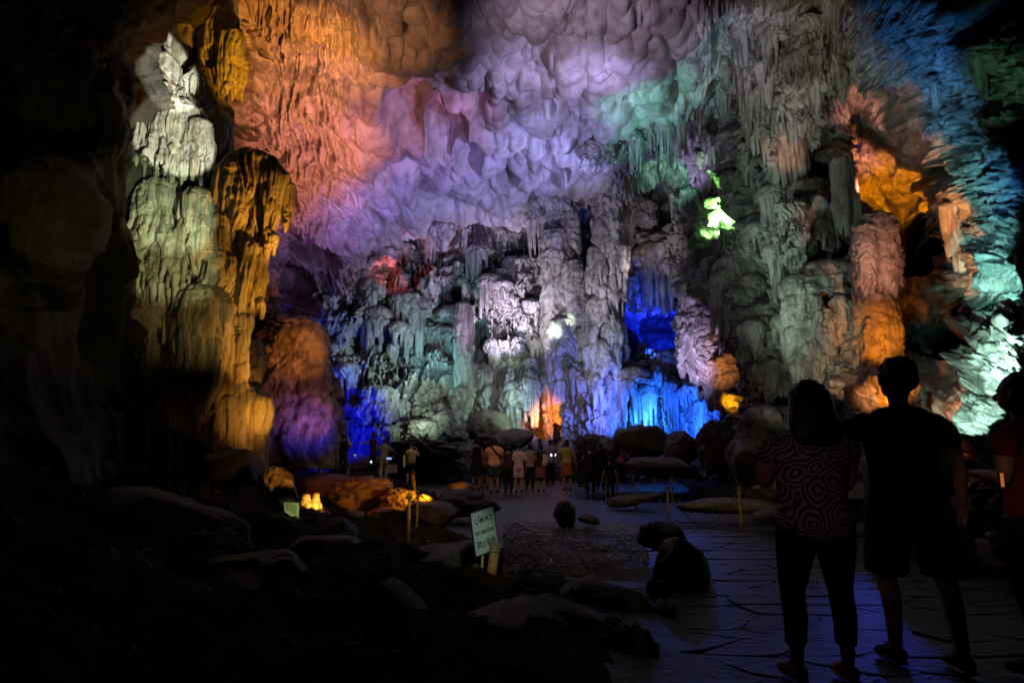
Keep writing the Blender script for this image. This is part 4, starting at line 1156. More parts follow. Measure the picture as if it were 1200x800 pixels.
def hand(bm, wrist, dirv, palm_n, side, curl=.5, s=1.0):
    """palm, four unequal curled fingers and a thumb leaving the side of the palm"""
    d = dirv.normalized(); n = (palm_n - d * palm_n.dot(d)).normalized(); t = d.cross(n) * side
    tube(bm, [wrist, wrist + d * .045 * s, wrist + d * .09 * s], [(.026 * s, .019 * s), (.038 * s, .017 * s), (.038 * s, .014 * s)], 10)
    for k, (off, ln) in enumerate(((.030, .070), (.010, .080), (-.010, .075), (-.030, .058))):
        b = wrist + d * .088 * s + t * off * s; p = [b]; a = .15 + .2 * curl
        for j in range(3):
            a += curl * (.55 + .1 * k)
            p.append(p[-1] + (d * math.cos(a) + n * math.sin(a)) * ln * s * (.42, .32, .26)[j])
        tube(bm, p, [.0095 * s, .009 * s, .008 * s, .007 * s], 8, 2)
    b = wrist + d * .03 * s + t * .030 * s
    tube(bm, [b, b + (t * .7 + d * .6 + n * .3) * .035 * s, b + (t * .75 + d * 1.1 + n * .7) * .055 * s], [.012 * s, .0105 * s, .008 * s], 8, 2)


SKIN = plain('skin', (.42, .24, .16), .55, .35, nscale=8, var=.1)
HAIR = plain('black_hair', (.012, .010, .009), .5, .4, nscale=60, var=.5, bump=.5)
CLOTH = {}


def cloth(c):
    k = tuple(round(x, 3) for x in c)
    if k not in CLOTH:
        CLOTH[k] = plain('cloth', c, .85, .2, nscale=10, var=.2, bump=.3)
    return CLOTH[k]


POSES = {
    'down': [((.26, -.01, 1.13), (.28, .06, .88)), ((.26, -.01, 1.13), (.28, .06, .88))],
    'camera': [((.30, .18, 1.22), (.10, .34, 1.50)), ((.30, .18, 1.22), (.10, .34, 1.50))],
    'one_up': [((.26, -.01, 1.13), (.28, .06, .88)), ((.30, .18, 1.25), (.12, .36, 1.50))],
    'fold': [((.27, .02, 1.14), (.06, .24, 1.16)), ((.27, .02, 1.14), (.06, .24, 1.12))],
    'hip': [((.38, -.06, 1.18), (.20, .04, 1.02)), ((.26, 0, 1.13), (.27, .1, .9))],
    'reach': [((.34, .10, 1.30), (.42, .34, 1.28)), ((.26, 0, 1.13), (.27, .1, .9))],
}


def person(loc, H, rz, pose, label, top, bottom, sleeve=.5, legs='trousers', hair='short', near=False, stance=(.10, .10), foot=((0, 0), (0, 0)), girth=1.0,
           top_mat=None, shoe=(.05, .045, .04), head=1.0, group=None, lean=0.0):
    k = H / 1.75
    root = empty('person', loc, rz)
    tag(root, label, 'person', group)
    vox = (.0075 if near else .022)
    g = girth; gl = min(g, 1.28)
    sh = [Vector((-.172 * g, 0, 1.405)), Vector((.172 * g, 0, 1.405))]
    arms = []
    for s, (e, w_) in zip((-1, 1), POSES[pose] if isinstance(pose, str) else pose):
        arms.append((sh[0 if s < 0 else 1], Vector((e[0] * s, e[1], e[2])), Vector((w_[0] * s, w_[1], w_[2]))))
    hips = [Vector((-.09 * gl, 0, .90)), Vector((.09 * gl, 0, .90))]
    ank = [Vector((-stance[0] + foot[0][0], foot[0][1], .09)), Vector((stance[1] + foot[1][0], foot[1][1], .09))]
    knee = [(hips[i] * .5 + ank[i] * .5) + Vector((.015 * (-1, 1)[i], .03, .01)) for i in (0, 1)]
    tz = [(.86, .150, .105, 0), (.94, .168, .115, -.01), (1.06, .142, .100, 0), (1.20, .150, .105, .01), (1.32, .172, .110, .0), (1.40, .172, .088, -.01), (1.455, .120, .070, -.01)]

    def torso(bm, grow=0, lo=0, hi=99, flare=0):
        P = [(0, o, z) for z, a, b_, o in tz if lo <= z <= hi]
        Rr = [(a * g + grow, b_ * (.5 + .5 * g) + grow) for z, a, b_, o in tz if lo <= z <= hi]
        if flare: Rr[0] = (Rr[0][0] + flare, Rr[0][1] + flare)
        tube(bm, P, Rr, 20 if near else 12, 4 if near else 2, .25)

    def S(v): return v * k
    # body: one continuous surface
    bm = bmesh.new()
    torso(bm)
    hs = head
    hx = Vector((.0, .015, 1.64))
    tube(bm, [(0, -.012, 1.42), (0, 0, 1.50), (0, .008, 1.56)], [.062, .054, .056], 12)
    ball(bm, (0, .0, 1.655), (.074, .094, .098), 20)
    ball(bm, (0, .03, 1.600), (.056, .066, .062), 16)
    if True:
        ball(bm, (0, .102, 1.632), (.013, .020, .022), 8)                 # nose
        ball(bm, (0, .086, 1.595), (.024, .014, .009), 8)                 # lips
        for s in (-1, 1):
            ball(bm, (.077 * s, -.005, 1.640), (.011, .021, .032), 8)      # ears
            ball(bm, (.030 * s, .080, 1.668), (.018, .014, .007), 8)       # brow
    for i in (0, 1):
        s0, e0, w0 = arms[i]
        tube(bm, [s0 + Vector((-.03 * (-1, 1)[i], 0, -.01)), s0 * .5 + e0 * .5, e0, e0 * .5 + w0 * .5, w0], [.050, .045 * g, .036, .036, .025], 12, 3)
        d = (w0 - e0)
        if near:
            hand(bm, w0 + d.normalized() * .005, d, Vector((-(-1, 1)[i], 0, 0)) if abs(d.normalized().z) > .6 else Vector((0, 0, -1)), (-1, 1)[i])
        else:
            dn = d.normalized()
            tube(bm, [w0, w0 + dn * .07, w0 + dn * .14], [(.026, .02), (.034, .018), (.02, .014)], 8, 2)
            tube(bm, [w0 + dn * .03, w0 + dn * .07 + Vector((0, .04, .01))], [.014, .012], 6, 2)
        tube(bm, [hips[i], hips[i] * .6 + knee[i] * .4, knee[i], knee[i] * .65 + ank[i] * .35 + Vector((0, -.02, 0)), ank[i]], [.088 * gl, .078 * gl, .054, .054, .037], 14, 3)
        a = ank[i]
        tube(bm, [a + Vector((0, -.045, -.045)), a + Vector((0, .03, -.045)), a + Vector((.012 * (-1, 1)[i], .15, -.062))], [(.032, .036), (.040, .040), (.036, .022)], 10, 3)
    for v in bm.verts:
        if v.co.z > 1.56 and abs(v.co.x) < .13 and abs(v.co.y) < .16: v.co = Vector((v.co.x * hs, v.co.y * hs, 1.56 + (v.co.z - 1.56) * (1 + (hs - 1) * .4)))
        v.co *= k
    link('body', fuse(bm, 'body', vox * k, 1 if near else 1), SKIN, root)
    # shirt
    if top is not None or top_mat:
        bm = bmesh.new()
        torso(bm, .014, .85 if legs != 'skirt' else .9, 99, .012)
        for i in (0, 1):
            s0, e0, w0 = arms[i]
            if sleeve > 0:
                if sleeve <= 1:
                    q = s0 + (e0 - s0) * sleeve * 1.05
                    tube(bm, [s0 + Vector((-.05 * (-1, 1)[i], 0, 0)), s0 * .5 + q * .5, q], [.064, .062 * g, .060], 14, 3, .1)
                else:
                    tube(bm, [s0 + Vector((-.05 * (-1, 1)[i], 0, 0)), e0, e0 * .15 + w0 * .85], [.064, .050, .040], 14, 3, .1)
        for v in bm.verts: v.co *= k
        link('shirt', fuse(bm, 'shirt', (.010 if near else .026) * k, 2 if near else 0), top_mat or cloth(top), root)
    # lower garment
    bm = bmesh.new()
    tube(bm, [(0, -.005, .82), (0, -.01, .90), (0, -.005, 1.0)], [(.155 * g, .118), (.176 * g, .126), (.158 * g, .112)], 18 if near else 12, 3, .2)
    if legs == 'skirt':
        tube(bm, [(0, 0, .95), (0, 0, .75), (0, 0, .52)], [(.17, .12), (.20, .16), (.23, .19)], 14, 3, .05)
    else:
        end = {'trousers': .97, 'shorts': .02, 'capri': .74}[legs]
        for i in (0, 1):
            if legs == 'shorts':
                P = [hips[i], knee[i] * .55 + hips[i] * .45, knee[i] + Vector((0, 0, .02))]
                tube(bm, P, [.100 * gl, .098 * gl, .096 * gl], 14, 3, .06)
            else:
                cf = knee[i] * .65 + ank[i] * .35 + Vector((0, -.02, 0))
                P = [hips[i], hips[i] * .6 + knee[i] * .4, knee[i], cf, knee[i] * (1 - end) + ank[i] * end]
                tube(bm, P, [.102 * gl, .092 * gl, .074, .072, .062], 14, 3, .06)
    for v in bm.verts: v.co *= k
    link({'skirt': 'skirt', 'trousers': 'trousers', 'shorts': 'shorts', 'capri': 'trousers'}[legs], fuse(bm, 'lower', (.010 if near else .026) * k, 2 if near else 0), cloth(bottom), root)
    # shoes
    for i in (0, 1):
        bm = bmesh.new(); a = ank[i]
        tube(bm, [a + Vector((0, -.055, -.045)), a + Vector((0, .03, -.040)), a + Vector((.012 * (-1, 1)[i], .11, -.056)), a + Vector((.014 * (-1, 1)[i], .175, -.066))],
             [(.040, .044), (.045, .050), (.048, .036), (.040, .024)], 14, 3, .5)
        for v in bm.verts:
            v.co.z = max(v.co.z, .0)
            v.co *= k
        me = fuse(bm, 'shoe'); o = link('shoe', me, cloth(shoe), root)
        if near:
            bm = bmesh.new()
            tube(bm, [a + Vector((0, -.06, -.083)), a + Vector((0, .03, -.083)), a + Vector((.012 * (-1, 1)[i], .11, -.083)), a + Vector((.014 * (-1, 1)[i], .18, -.083))],
                 [(.043, .012), (.047, .012), (.051, .012), (.042, .012)], 14, 3, .5)
            for v in bm.verts: v.co.z = max(v.co.z, -.0); v.co *= k
            link('sole', fuse(bm, 'sole'), cloth((.5, .48, .42)), o)
    # hair
    if hair != 'bald':
        bm = bmesh.new()
        ball(bm, (0, -.016, 1.672), (.084, .098, .098), 20)
        ball(bm, (0, -.045, 1.635), (.078, .068, .070), 16)
        if hair == 'long':
            tube(bm, [(0, -.03, 1.68), (0, -.045, 1.58), (0, -.065, 1.49), (0, -.085, 1.42)], [(.090, .088), (.108, .078), (.122, .060), (.112, .036)], 18, 3, .4)
        if hair == 'bob':
            tube(bm, [(0, -.03, 1.66), (0, -.045, 1.58), (0, -.05, 1.53)], [(.090, .088), (.094, .075), (.080, .055)], 16, 3, .4)
        if hair == 'bun':
            ball(bm, (0, -.10, 1.70), (.04, .04, .04), 10)
        rh = random.Random(int(H * 1000))
        for q_ in range(26 if near else 6):
            an, el_ = rh.uniform(0, 6.28), rh.uniform(-.1, 1.4)
            ball(bm, (.074 * math.cos(an) * math.cos(el_), -.018 + .086 * math.sin(an) * math.cos(el_) * (1 if math.sin(an) < 0 else .55), 1.675 + .088 * math.sin(el_)), (.02, .02, .016), 8)
        for v in bm.verts:
            v.co = Vector((v.co.x * hs, v.co.y * hs, 1.56 + (v.co.z - 1.56) * (1 + (hs - 1) * (.4 if v.co.z > 1.56 else 0)))) * k
        link('hair', fuse(bm, 'hair', (.008 if near else .02) * k, 1), HAIR, root)
    return root


# -- three viewers close to the camera
mb, nt, b = nodes_of('circle_print_fabric')                      # flat printed pattern: rings round scattered centres
tc = nt.nodes.new('ShaderNodeTexCoord')
sx = nt.nodes.new('ShaderNodeSeparateXYZ'); nt.links.new(tc.outputs['Object'], sx.inputs[0])
cb = nt.nodes.new('ShaderNodeCombineXYZ'); nt.links.new(sx.outputs['X'], cb.inputs['X']); nt.links.new(sx.outputs['Z'], cb.inputs['Y'])
vo = nt.nodes.new('ShaderNodeTexVoronoi'); vo.voronoi_dimensions = '2D'; vo.inputs['Scale'].default_value = 8.0; vo.inputs['Randomness'].default_value = .85
wz = nt.nodes.new('ShaderNodeTexNoise'); wz.inputs['Scale'].default_value = 3.5; wz.inputs['Detail'].default_value = 3
nt.links.new(cb.outputs[0], wz.inputs['Vector'])
wm = nt.nodes.new('ShaderNodeMix'); wm.data_type = 'VECTOR'; wm.inputs['Factor'].default_value = .16
nt.links.new(cb.outputs[0], wm.inputs['A']); nt.links.new(wz.outputs['Color'], wm.inputs['B'])
nt.links.new(wm.outputs['Result'], vo.inputs['Vector'])
ml = nt.nodes.new('ShaderNodeMath'); ml.operation = 'MULTIPLY'; ml.inputs[1].default_value = 34
nt.links.new(vo.outputs['Distance'], ml.inputs[0])
sn = nt.nodes.new('ShaderNodeMath'); sn.operation = 'SINE'; nt.links.new(ml.outputs[0], sn.inputs[0])
cr = nt.nodes.new('ShaderNodeValToRGB'); cr.color_ramp.interpolation = 'LINEAR'
cr.color_ramp.elements[0].position = .0; cr.color_ramp.elements[0].color = (.05, .035, .045, 1)
cr.color_ramp.elements[1].position = .35; cr.color_ramp.elements[1].color = (.40, .28, .31, 1)
mr = nt.nodes.new('ShaderNodeMath'); mr.operation = 'MULTIPLY_ADD'; mr.inputs[1].default_value = .5; mr.inputs[2].default_value = .15
nt.links.new(sn.outputs[0], mr.inputs[0]); nt.links.new(mr.outputs[0], cr.inputs['Fac'])
nt.links.new(cr.outputs['Color'], b.inputs['Base Color']); b.inputs['Roughness'].default_value = .8

g1 = gnd(968, 800); g2 = gnd(1101, 786); g3 = gnd(1242, 800)
person((g1.x, g1.y, fz(g1.x, g1.y) + .03), 1.62, .05, [((.27, .10, 1.15), (.10, .30, 1.22)), ((.27, .08, 1.13), (.10, .30, 1.14))],
       'woman seen from behind in a blouse printed with circles and dark trousers', None, (.012, .012, .014), .42, 'capri', 'long', True,
       (.17, .13), ((0, 0), (0, -.03)), 1.42, top_mat=mb, shoe=(.25, .03, .03), head=1.38)
person((g2.x - .10, g2.y, fz(g2.x, g2.y) + .03), 1.80, -.05, [((.46, .10, 1.18), (.17, .34, 1.38)), ((.32, 0, 1.13), (.36, .08, .90))],
       'man seen from behind in black T-shirt and knee shorts, left elbow raised', (.010, .010, .012), (.012, .012, .014), .55, 'shorts', 'short', True,
       (.08, .20), ((0, .12), (0, -.06)), 1.30, shoe=(.02, .02, .02), head=1.28)
person((g3.x, g3.y + .05, fz(g3.x, g3.y) + .03), 1.68, .55, 'fold',
       'person in a dark red T-shirt with folded arms cut off by the right edge', (.20, .015, .015), (.012, .012, .014), .5, 'trousers', 'short', True, (.10, .10), ((0, 0), (0, 0)), 1.3, head=1.25)
# the bag in the man's right hand
bm = bmesh.new()
tube(bm, [(0, 0, .30), (0, 0, .20), (0, 0, .04), (0, 0, .0)], [(.05, .03), (.10, .05), (.12, .06), (.10, .05)], 14, 3, .2)
bg = empty('bag', (g2.x - .10 + .34, g2.y + .08, .52)); tag(bg, 'dark green carrier bag hanging from the hand of the man in black', 'bag')
link('bag_body', fuse(bm, 'bag_body'), cloth((.01, .05, .02)), bg)
bm = bmesh.new(); tube(bm, [(-.04, 0, .28), (-.02, 0, .37), (0, 0, .40), (.02, 0, .37), (.04, 0, .28)], [.005] * 5, 6, 3)
link('bag_handle', fuse(bm, 'bag_handle'), cloth((.01, .05, .02)), bg)

# -- the visitors at the far end of the path
PEOPLE = [  # px, foot py, px height, pose, rz, label, shirt, bottom, sleeve, legs, hair, girth
    (401, 571, 48, 'one_up', .1, 'person in a sleeveless black top, leftmost of the visitors before the blue rocks', (.012, .012, .015), (.01, .01, .012), 0, 'trousers', 'short', .95),
    (436, 570, 47, 'reach', 1.2, 'visitor in dark clothes stretching an arm leftward beside the stooping visitor', (.03, .015, .02), (.012, .012, .014), .5, 'trousers', 'bob', .95),
    (449, 571, 46, 'camera', .3, 'visitor in a grey olive shirt and pale trousers with hands raised, before the blue rocks', (.20, .17, .13), (.30, .22, .16), .5, 'trousers', 'short', 1.1),
    (480, 572, 48, 'camera', -.3, 'visitor in a beige shirt and dark shorts with a khaki backpack behind the glowing rock', (.55, .42, .22), (.015, .015, .018), .5, 'shorts', 'short', 1.0),
    (558, 574, 58, 'down', .2, 'slim woman in a sleeveless black dress at the left end of the crowd', (.014, .012, .016), (.014, .012, .016), 0, 'skirt', 'bun', .85),
    (568, 571, 50, 'down', .1, 'visitor in a dim reddish shirt half hidden left of the one with the diagonal strap', (.30, .10, .07), (.02, .02, .03), .5, 'shorts', 'bob', .95),
    (579, 577, 62, 'fold', -.15, 'stout visitor in a salmon shirt with a black strap across the back', (.80, .42, .24), (.05, .07, .10), .6, 'shorts', 'bob', 1.25),
    (596, 577, 53, 'down', .1, 'visitor all in dark clothes between the salmon shirt and the all white outfit', (.05, .025, .03), (.02, .018, .025), .5, 'trousers', 'short', 1.0),
    (608, 577, 55, 'down', 0, 'visitor in a white shirt and white knee shorts seen from behind', (.62, .50, .48), (.60, .48, .46), .9, 'shorts', 'short', 1.05),
    (621, 573, 52, 'fold', .2, 'visitor in a dull pink-grey shirt and dark trousers right of the all white outfit', (.45, .36, .34), (.03, .02, .02), .5, 'trousers', 'bob', 1.05),
    (634, 576, 54, 'fold', -.1, 'woman in a dark top and brown layered skirt with a pale shoulder bag', (.03, .025, .03), (.22, .08, .05), .2, 'skirt', 'bob', .95),
    (633, 564, 48, 'camera', 0, 'small pale-shirted figure rising behind the crowd against the amber lit recess', (.35, .33, .42), (.05, .05, .06), .4, 'trousers', 'short', .9),
    (645, 567, 50, 'camera', .1, 'visitor in a pale lilac shirt holding up two lit phone screens', (.50, .46, .52), (.01, .01, .012), .6, 'trousers', 'short', 1.0),
    (665, 574, 57, 'hip', .05, 'visitor in a yellow patterned shirt and orange-brown skirt near the middle of the path', (.45, .38, .10), (.35, .10, .03), .6, 'skirt', 'bob', 1.1),
    (681, 570, 48, 'one_up', -.8, 'visitor in dark clothes turned left beside the dark huddle', (.02, .018, .022), (.015, .015, .02), .5, 'trousers', 'bob', .95),
    (692, 577, 56, 'fold', .1, 'broad visitor all in black nearest the camera in the dark huddle', (.010, .010, .012), (.010, .010, .012), 1.5, 'trousers', 'short', 1.2),
    (704, 574, 54, 'down', -.2, 'visitor in black with longer hair in the middle of the dark huddle', (.012, .012, .016), (.010, .010, .012), 1.5, 'trousers', 'long', 1.05),
    (715, 577, 52, 'down', .2, 'thin visitor in black at the right side of the dark huddle', (.012, .012, .014), (.012, .012, .014), .5, 'trousers', 'short', .95),
    (729, 566, 46, 'fold', -.3, 'visitor in a dull rose shirt at the right end of the crowd', (.35, .16, .14), (.02, .02, .025), .5, 'trousers', 'bob', 1.05),
]
for (px, py, hp, pose, rz, lab, top, bot, slv, lg, hr, gi) in PEOPLE:
    p = gnd(px, py); z = fz(p.x, p.y)
    person((p.x, p.y, z), hp * p.y / FPX * 1.01, rz, pose, lab, top, bot, slv, lg, hr, False, girth=gi, group='visitors at the far end of the path')


def simple(name, label, cat, P, rr, mat, loc=(0, 0, 0), n=10, cap=.3):
    bm = bmesh.new(); tube(bm, P, rr, n, 3, cap)
    o = link(name, fuse(bm, name), mat); o.location = loc
    return tag(o, label, cat)


# things the visitors carry
p = gnd(480, 572); k = 48 * p.y / FPX / 1.75
simple('backpack', 'khaki backpack on the visitor behind the glowing yellow rock', 'backpack', [(.0, 0, -.2), (.03, 0, 0), (.0, 0, .2)], [(.13, .08), (.15, .10), (.11, .07)], cloth((.28, .24, .12)), (p.x + .06, p.y - .20, fz(p.x, p.y) + 1.17 * k))
simple('towel', 'pale towel hanging at the left side of the visitor with the backpack', 'towel', [(0, 0, .2), (0, .01, 0), (.01, 0, -.2)], [(.03, .012), (.04, .014), (.03, .012)], cloth((.7, .68, .6)), (p.x - .20, p.y - .12, fz(p.x, p.y) + 1.0 * k))
p = gnd(638, 576); simple('shoulder_bag', 'pale shoulder bag hanging by the woman in the brown skirt', 'bag', [(-.05, 0, -.16), (0, 0, 0), (-.06, 0, .18)], [(.10, .05), (.11, .06), (.05, .03)], cloth((.55, .46, .42)), (p.x + .05, p.y - .1, fz(p.x, p.y) + 1.02))
p = gnd(579, 577); zz = fz(p.x, p.y)
simple('bag_strap', 'thin black strap running diagonally over the salmon shirt', 'strap', [(-.15, -.12, 1.56), (-.05, -.185, 1.42), (.08, -.185, 1.25), (.22, -.12, 1.12)], [(.022, .01)] * 4, cloth((.01, .01, .01)), (p.x, p.y, zz))


def phone(px, py, Y, colr, st, label, w_=.04, h_=.025):
    c = at(px, py, Y)
    bm = bmesh.new(); bmesh.ops.create_cube(bm, size=1)
    for v in bm.verts: v.co = Vector((v.co.x * w_ * 2.2, v.co.y * .012, v.co.z * h_ * 2.4))
    bmesh.ops.bevel(bm, geom=bm.edges[:], offset=.003, segments=1, affect='EDGES')
    me = bpy.data.meshes.new('phone'); bm.to_mesh(me); bm.free()
    o = link('phone', me, plain('phone_case', (.02, .02, .02), .4)); o.location = c
    tag(o, label, 'phone')
    sm = plain('phone_screen', (.1, .1, .1), .3, emit=colr, estr=st)
    s = link('screen', grid_mesh('screen', np.array([[-w_, -.008, -h_], [-w_, -.008, h_], [w_, -.008, -h_], [w_, -.008, h_]]), np.array([[0, 2, 3, 1]])), sm, o)


phone(646, 533, gnd(645, 567).y - .38, (1, .95, 1), 2.0, 'left one of the two lit phone screens in the crowd', .035, .045)
phone(651, 533, gnd(645, 567).y - .38, (1, .95, 1), 1.6, 'right one of the two lit phone screens in the crowd', .03, .045)
phone(435, 541, gnd(449, 571).y - .42, (.9, .95, 1), 1.6, 'small white phone light in front of the stooping visitor on the left', .03, .04)
phone(456, 537, gnd(449, 571).y - .30, (.35, .5, 1), 1.2, 'bluish lit screen right of the visitor with raised hands', .09, .03)
phone(431, 560, gnd(436, 570).y - .30, (.2, .7, .6), .8, 'teal glowing screen held low by the visitors before the blue rocks', .08, .03)
phone(416, 533, gnd(401, 571).y - .1, (.7, .7, .6), .5, 'dim small screen between the two leftmost visitors', .04, .03)
phone(1173, 562, 3.1, (1.0, .32, .05), .35, 'phone with an orange glow in the hands of the person in red', .008, .03)

# ------------------------------------------------------------------ rope posts, ropes
M['bamboo'] = plain('old_bamboo', (.50, .38, .14), .6, .3, nscale=9, var=.3, bump=.3)
M['log'] = plain('peeled_log', (.42, .30, .14), .7, .3, nscale=7, var=.35, bump=.4)
M['rope'] = plain('grubby_rope', (.16, .12, .06), .9, .1, nscale=50, var=.3, bump=.4)
POSTS = [  # foot px, foot py, top px, top py, radius, label
    (724, 584, 723, 555, .030, 'bamboo rope post nearest the right end of the crowd'),
    (747, 596, 742, 565, .028, 'slightly leaning bamboo rope post at the left of the pond'),
    (783, 608, 782, 568, .030, 'straight bamboo rope post in front of the middle of the pond'),
    (788, 581, 787, 552, .025, 'thinner bamboo post behind the pond, beside the straight post'),
    (865, 584, 861, 553, .025, 'tilted thin post just behind the tallest right-hand rope post'),
    (869, 620, 866, 569, .032, 'tallest rope post on the right, left of the woman in the blouse'),
    (710, 585, 710, 553, .022, 'dim greyish post beside the thin visitor in black'),
    (567, 583, 565, 558, .028, 'pale short post in front of the slim woman in the black dress'),
    (532, 584, 532, 560, .024, 'short dim olive post right of the glowing yellow rock'),
    (487, 603, 484, 553, .040, 'thick peeled post behind the glowing yellow rock'),
    (478, 650, 480, 577, .028, 'tall dark post in the left foreground, nearest to the camera'),
    (488, 624, 490, 574, .026, 'dark post right behind the nearest left-hand rope post'),
    (405, 572, 410, 543, .022, 'leaning post beside the leftmost visitor in black'),
    (450, 575, 443, 549, .020, 'thin pale post before the visitor in pale trousers'),
]
PT = []
for fxp, fyp, tx, ty, rad, lab in POSTS:
    b_ = gnd(fxp, fyp); b_.z = fz(b_.x, b_.y) - .05; t_ = at(tx, ty, b_.y)
    root = empty('rope_post', b_); tag(root, lab, 'post', 'posts of the rope barrier')
    v = t_ - b_
    bm = bmesh.new()
    n_seg = 5
    pts, rr = [], []
    for k in range(n_seg):
        for dz, rk in ((.02, 1.0), (.93, .93), (.97, 1.12)):
            pts.append(v * ((k + dz) / n_seg)); rr.append(rad * rk * .8)
    tube(bm, pts, rr, 12, 1, .1)
    link('pole', fuse(bm, 'pole'), M['log'] if rad > .035 else M['bamboo'], root)
    bm = bmesh.new(); c = v * .93
    for j in range(3):
        q_ = [c + Vector((math.cos(a) * rad * 1.25, math.sin(a) * rad * 1.25, -.012 + .012 * j + .004 * math.sin(a))) for a in (2 * math.pi * i / 12 for i in range(13))]
        tube(bm, q_, [.006] * 13, 6, 1, .1)
    link('rope_knot', fuse(bm, 'rope_knot'), M['rope'], root)
    PT.append(t_ - v * .07)


def rope(a, b_, sag, label, r=.009):
    P = [a.lerp(b_, t) - Vector((0, 0, sag * 4 * t * (1 - t))) for t in [i / 10 for i in range(11)]]
    P = [Vector((q_.x, q_.y, max(q_.z, fz(q_.x, q_.y) + .02))) for q_ in P]
    o = simple('rope', label, 'rope', [q_ - P[0] for q_ in P], [r] * 11, M['rope'], P[0], 8)
    o['group'] = 'sagging barrier ropes'


rope(PT[0], PT[1], .18, 'rope sagging between the posts at the left of the pond')
rope(PT[1], PT[2], .20, 'rope sagging between the leaning post and the straight pond post')
rope(PT[2], PT[5], .62, 'long slack rope drooping to the rocks before the tallest right post')
rope(PT[3], PT[4], .35, 'rope sagging behind the pond toward the tilted thin post')
rope(PT[10], PT[11], .10, 'short rope between the two dark left foreground posts')
rope(PT[11], PT[8], .35, 'rope drooping from the dark left posts to the short olive post')
rope(PT[8], PT[7], .20, 'rope sagging from the short olive post to the pale short post')
rope(PT[9], PT[12], .40, 'rope running from the thick peeled post to the leaning left post')
rope(PT[5], Vector((5.2, 9.6, .62)), .25, 'rope sagging from the tallest right post behind the woman in the blouse')

# ------------------------------------------------------------------ notice boards
def panel(w_, h_, th, name, mat, parent, bev=.004):
    bm = bmesh.new(); bmesh.ops.create_cube(bm, size=1)
    for v in bm.verts: v.co = Vector((v.co.x * w_, v.co.y * th, v.co.z * h_))
    bmesh.ops.bevel(bm, geom=bm.edges[:], offset=bev, segments=2, affect='EDGES')
    me = bpy.data.meshes.new(name); bm.to_mesh(me); bm.free()
    return link(name, me, mat, parent)


def text(body, size, parent, x, z, y, mat, sx=1.0, bold=0.0):
    cu = bpy.data.curves.new('lettering', 'FONT'); cu.body = body; cu.size = size; cu.align_x = 'CENTER'; cu.align_y = 'CENTER'
    cu.extrude = .0006; cu.offset = bold; cu.resolution_u = 3
    o = bpy.data.objects.new('tmp', cu); COL.objects.link(o)
    dg = bpy.context.evaluated_depsgraph_get()
    me = bpy.data.meshes.new_from_object(o.evaluated_get(dg)); bpy.data.objects.remove(o)
    l = link('lettering', me, mat, parent); l.location = (x, y, z); l.rotation_euler = (math.pi / 2, 0, 0); l.scale = (sx, 1, 1)
    return l


M['white'] = plain('enamel_white', (.55, .60, .56), .45, .4, nscale=12, var=.08)
M['ink'] = plain('black_paint', (.02, .02, .025), .6)
M['frame'] = plain('dark_frame', (.02, .02, .02), .5)
sc_ = gnd(576, 690); Ys = sc_.y
c = at(568, 622, Ys)
sg = empty('notice_board', (c.x, c.y, c.z)); sg.rotation_euler = (.10, R(-13), R(36)); tag(sg, 'white tilted notice board with three lines of black writing on a wooden stake', 'sign')
s_ = Ys / FPX
bd = panel(31 * s_, 49 * s_, .010, 'board', M['white'], sg)
panel(34 * s_, 53 * s_, .008, 'back_board', M['frame'], sg).location = (0, .009, 0)
text('CẤM HÚT', 9.0 * s_, sg, 0, 13.5 * s_, -.0058, M['ink'], .62, .0016)
text('NO SMOKING', 6.4 * s_, sg, 0, 0, -.0058, M['ink'], .66, .0012)
text('禁止吸烟', 9.0 * s_, sg, 0, -13.5 * s_, -.0058, M['ink'], .72, .0010)
for sx_ in (-1, 1):
    for sz_ in (-1, 1):
        bm = bmesh.new(); ball(bm, (sx_ * 13 * s_, -.006, sz_ * 22 * s_), (.004, .003, .004), 8)
        link('bolt', fuse(bm, 'bolt'), M['frame'], sg)
fz0 = fz(sc_.x, sc_.y)
lo = at(575, 692, Ys); hi = at(581, 636, Ys)
def locl(v):
    return (Matrix.Translation(sg.location) @ sg.rotation_euler.to_matrix().to_4x4()).inverted() @ v
for P_, rr_, nm, mt in (([Vector((lo.x, lo.y + .03, min(lo.z, fz0) - .05)), Vector((lo.x, lo.y + .03, lo.z + .1)), Vector((hi.x, hi.y + .02, hi.z))], [.042, .046, .050], 'stake', M['log']),
                        ([at(563, 700, Ys + .05), at(566, 640, Ys + .05), at(568, 600, Ys + .05)], [.012] * 3, 'back_rod', M['bamboo'])):
    bm = bmesh.new(); tube(bm, [locl(q_) for q_ in P_], rr_, 14, 3, .1)
    link(nm, fuse(bm, nm), mt, sg)
bm = bmesh.new(); q0 = locl(Vector((hi.x, hi.y + .02, hi.z - .06)))
tube(bm, [q0 + Vector((math.cos(a) * .054, math.sin(a) * .054, .01 * math.sin(a))) for a in (2 * math.pi * i / 12 for i in range(13))], [.006] * 13, 6, 1, .1)
link('rope_knot', fuse(bm, 'rope_knot'), M['rope'], sg)

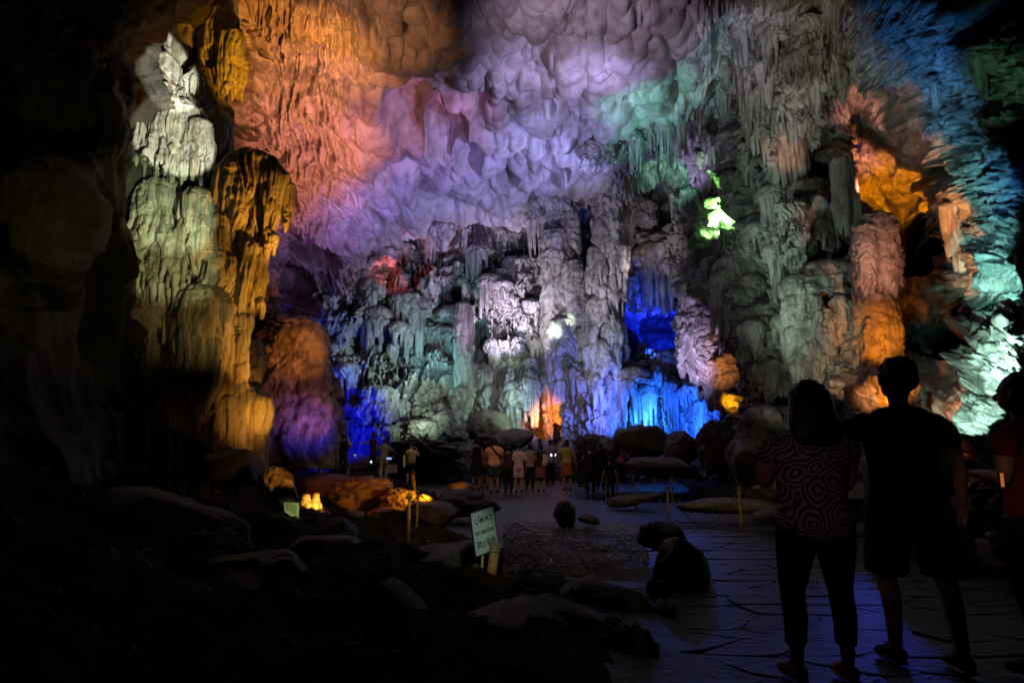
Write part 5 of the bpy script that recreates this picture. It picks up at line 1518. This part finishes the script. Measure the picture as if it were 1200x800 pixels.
c = at(341, 597, 7.9)
sg2 = empty('notice_board', c); sg2.rotation_euler = (.1, R(6), R(-12)); tag(sg2, 'small pale green notice plate leaning on the brown rocks at the left', 'sign')
s_ = 7.9 / FPX
bm = bmesh.new()
out = [(-9.5, 7), (9, 9), (10, -9), (6, -9.5), (-8, -3)]
f = bm.faces.new([bm.verts.new((x * s_, 0, z * s_)) for x, z in out])
r_ = bmesh.ops.extrude_face_region(bm, geom=[f])
for v in [e for e in r_['geom'] if isinstance(e, bmesh.types.BMVert)]: v.co.y += .012
bmesh.ops.recalc_face_normals(bm, faces=bm.faces)
me = bpy.data.meshes.new('plate'); bm.to_mesh(me); bm.free()
M['pale'] = plain('pale_green_paint', (.42, .46, .26), .6, nscale=20, var=.2)
link('plate', me, M['pale'], sg2)
for j, (z, x0, x1) in enumerate(((5.6, -7, 7), (3.4, -7, 7.5), (1.2, -7, 7.5), (-1.0, -6, 7.5), (-3.2, -1, 7.5))):       # rows of writing too small to read
    bm = bmesh.new(); rq = random.Random(j); x = x0
    while x < x1 - 1:
        w_ = rq.uniform(.6, 1.6)
        vs_ = [bm.verts.new(((x + a) * s_, -.003, (z + b_) * s_)) for a, b_ in ((0, -.5), (w_, -.5), (w_, .5), (0, .5))]
        bm.faces.new(vs_); x += w_ + .5
    me = bpy.data.meshes.new('text_row'); bm.to_mesh(me); bm.free()
    link('text_row', me, M['ink'], sg2)

# pale information panel by the visitors on the left
c = at(460, 549, 26.0)
pn = empty('information_panel', (c.x, c.y, fz(c.x, c.y))); tag(pn, 'small lilac information panel on a post behind the visitors before the blue rocks', 'sign')
o = panel(.34, .30, .03, 'board', plain('lilac_board', (.30, .28, .34), .6), pn); o.location = (0, 0, c.z - pn.location.z)
bm = bmesh.new(); tube(bm, [(0, .03, 0), (0, .03, c.z - pn.location.z)], [.025, .025], 8, 2, .1); link('pole', fuse(bm, 'pole'), M['frame'], pn)
for q_ in range(3):
    o = panel(.26, .03, .006, 'text_row', M['ink'], pn, .001); o.location = (0, -.017, c.z - pn.location.z + .08 - q_ * .08)
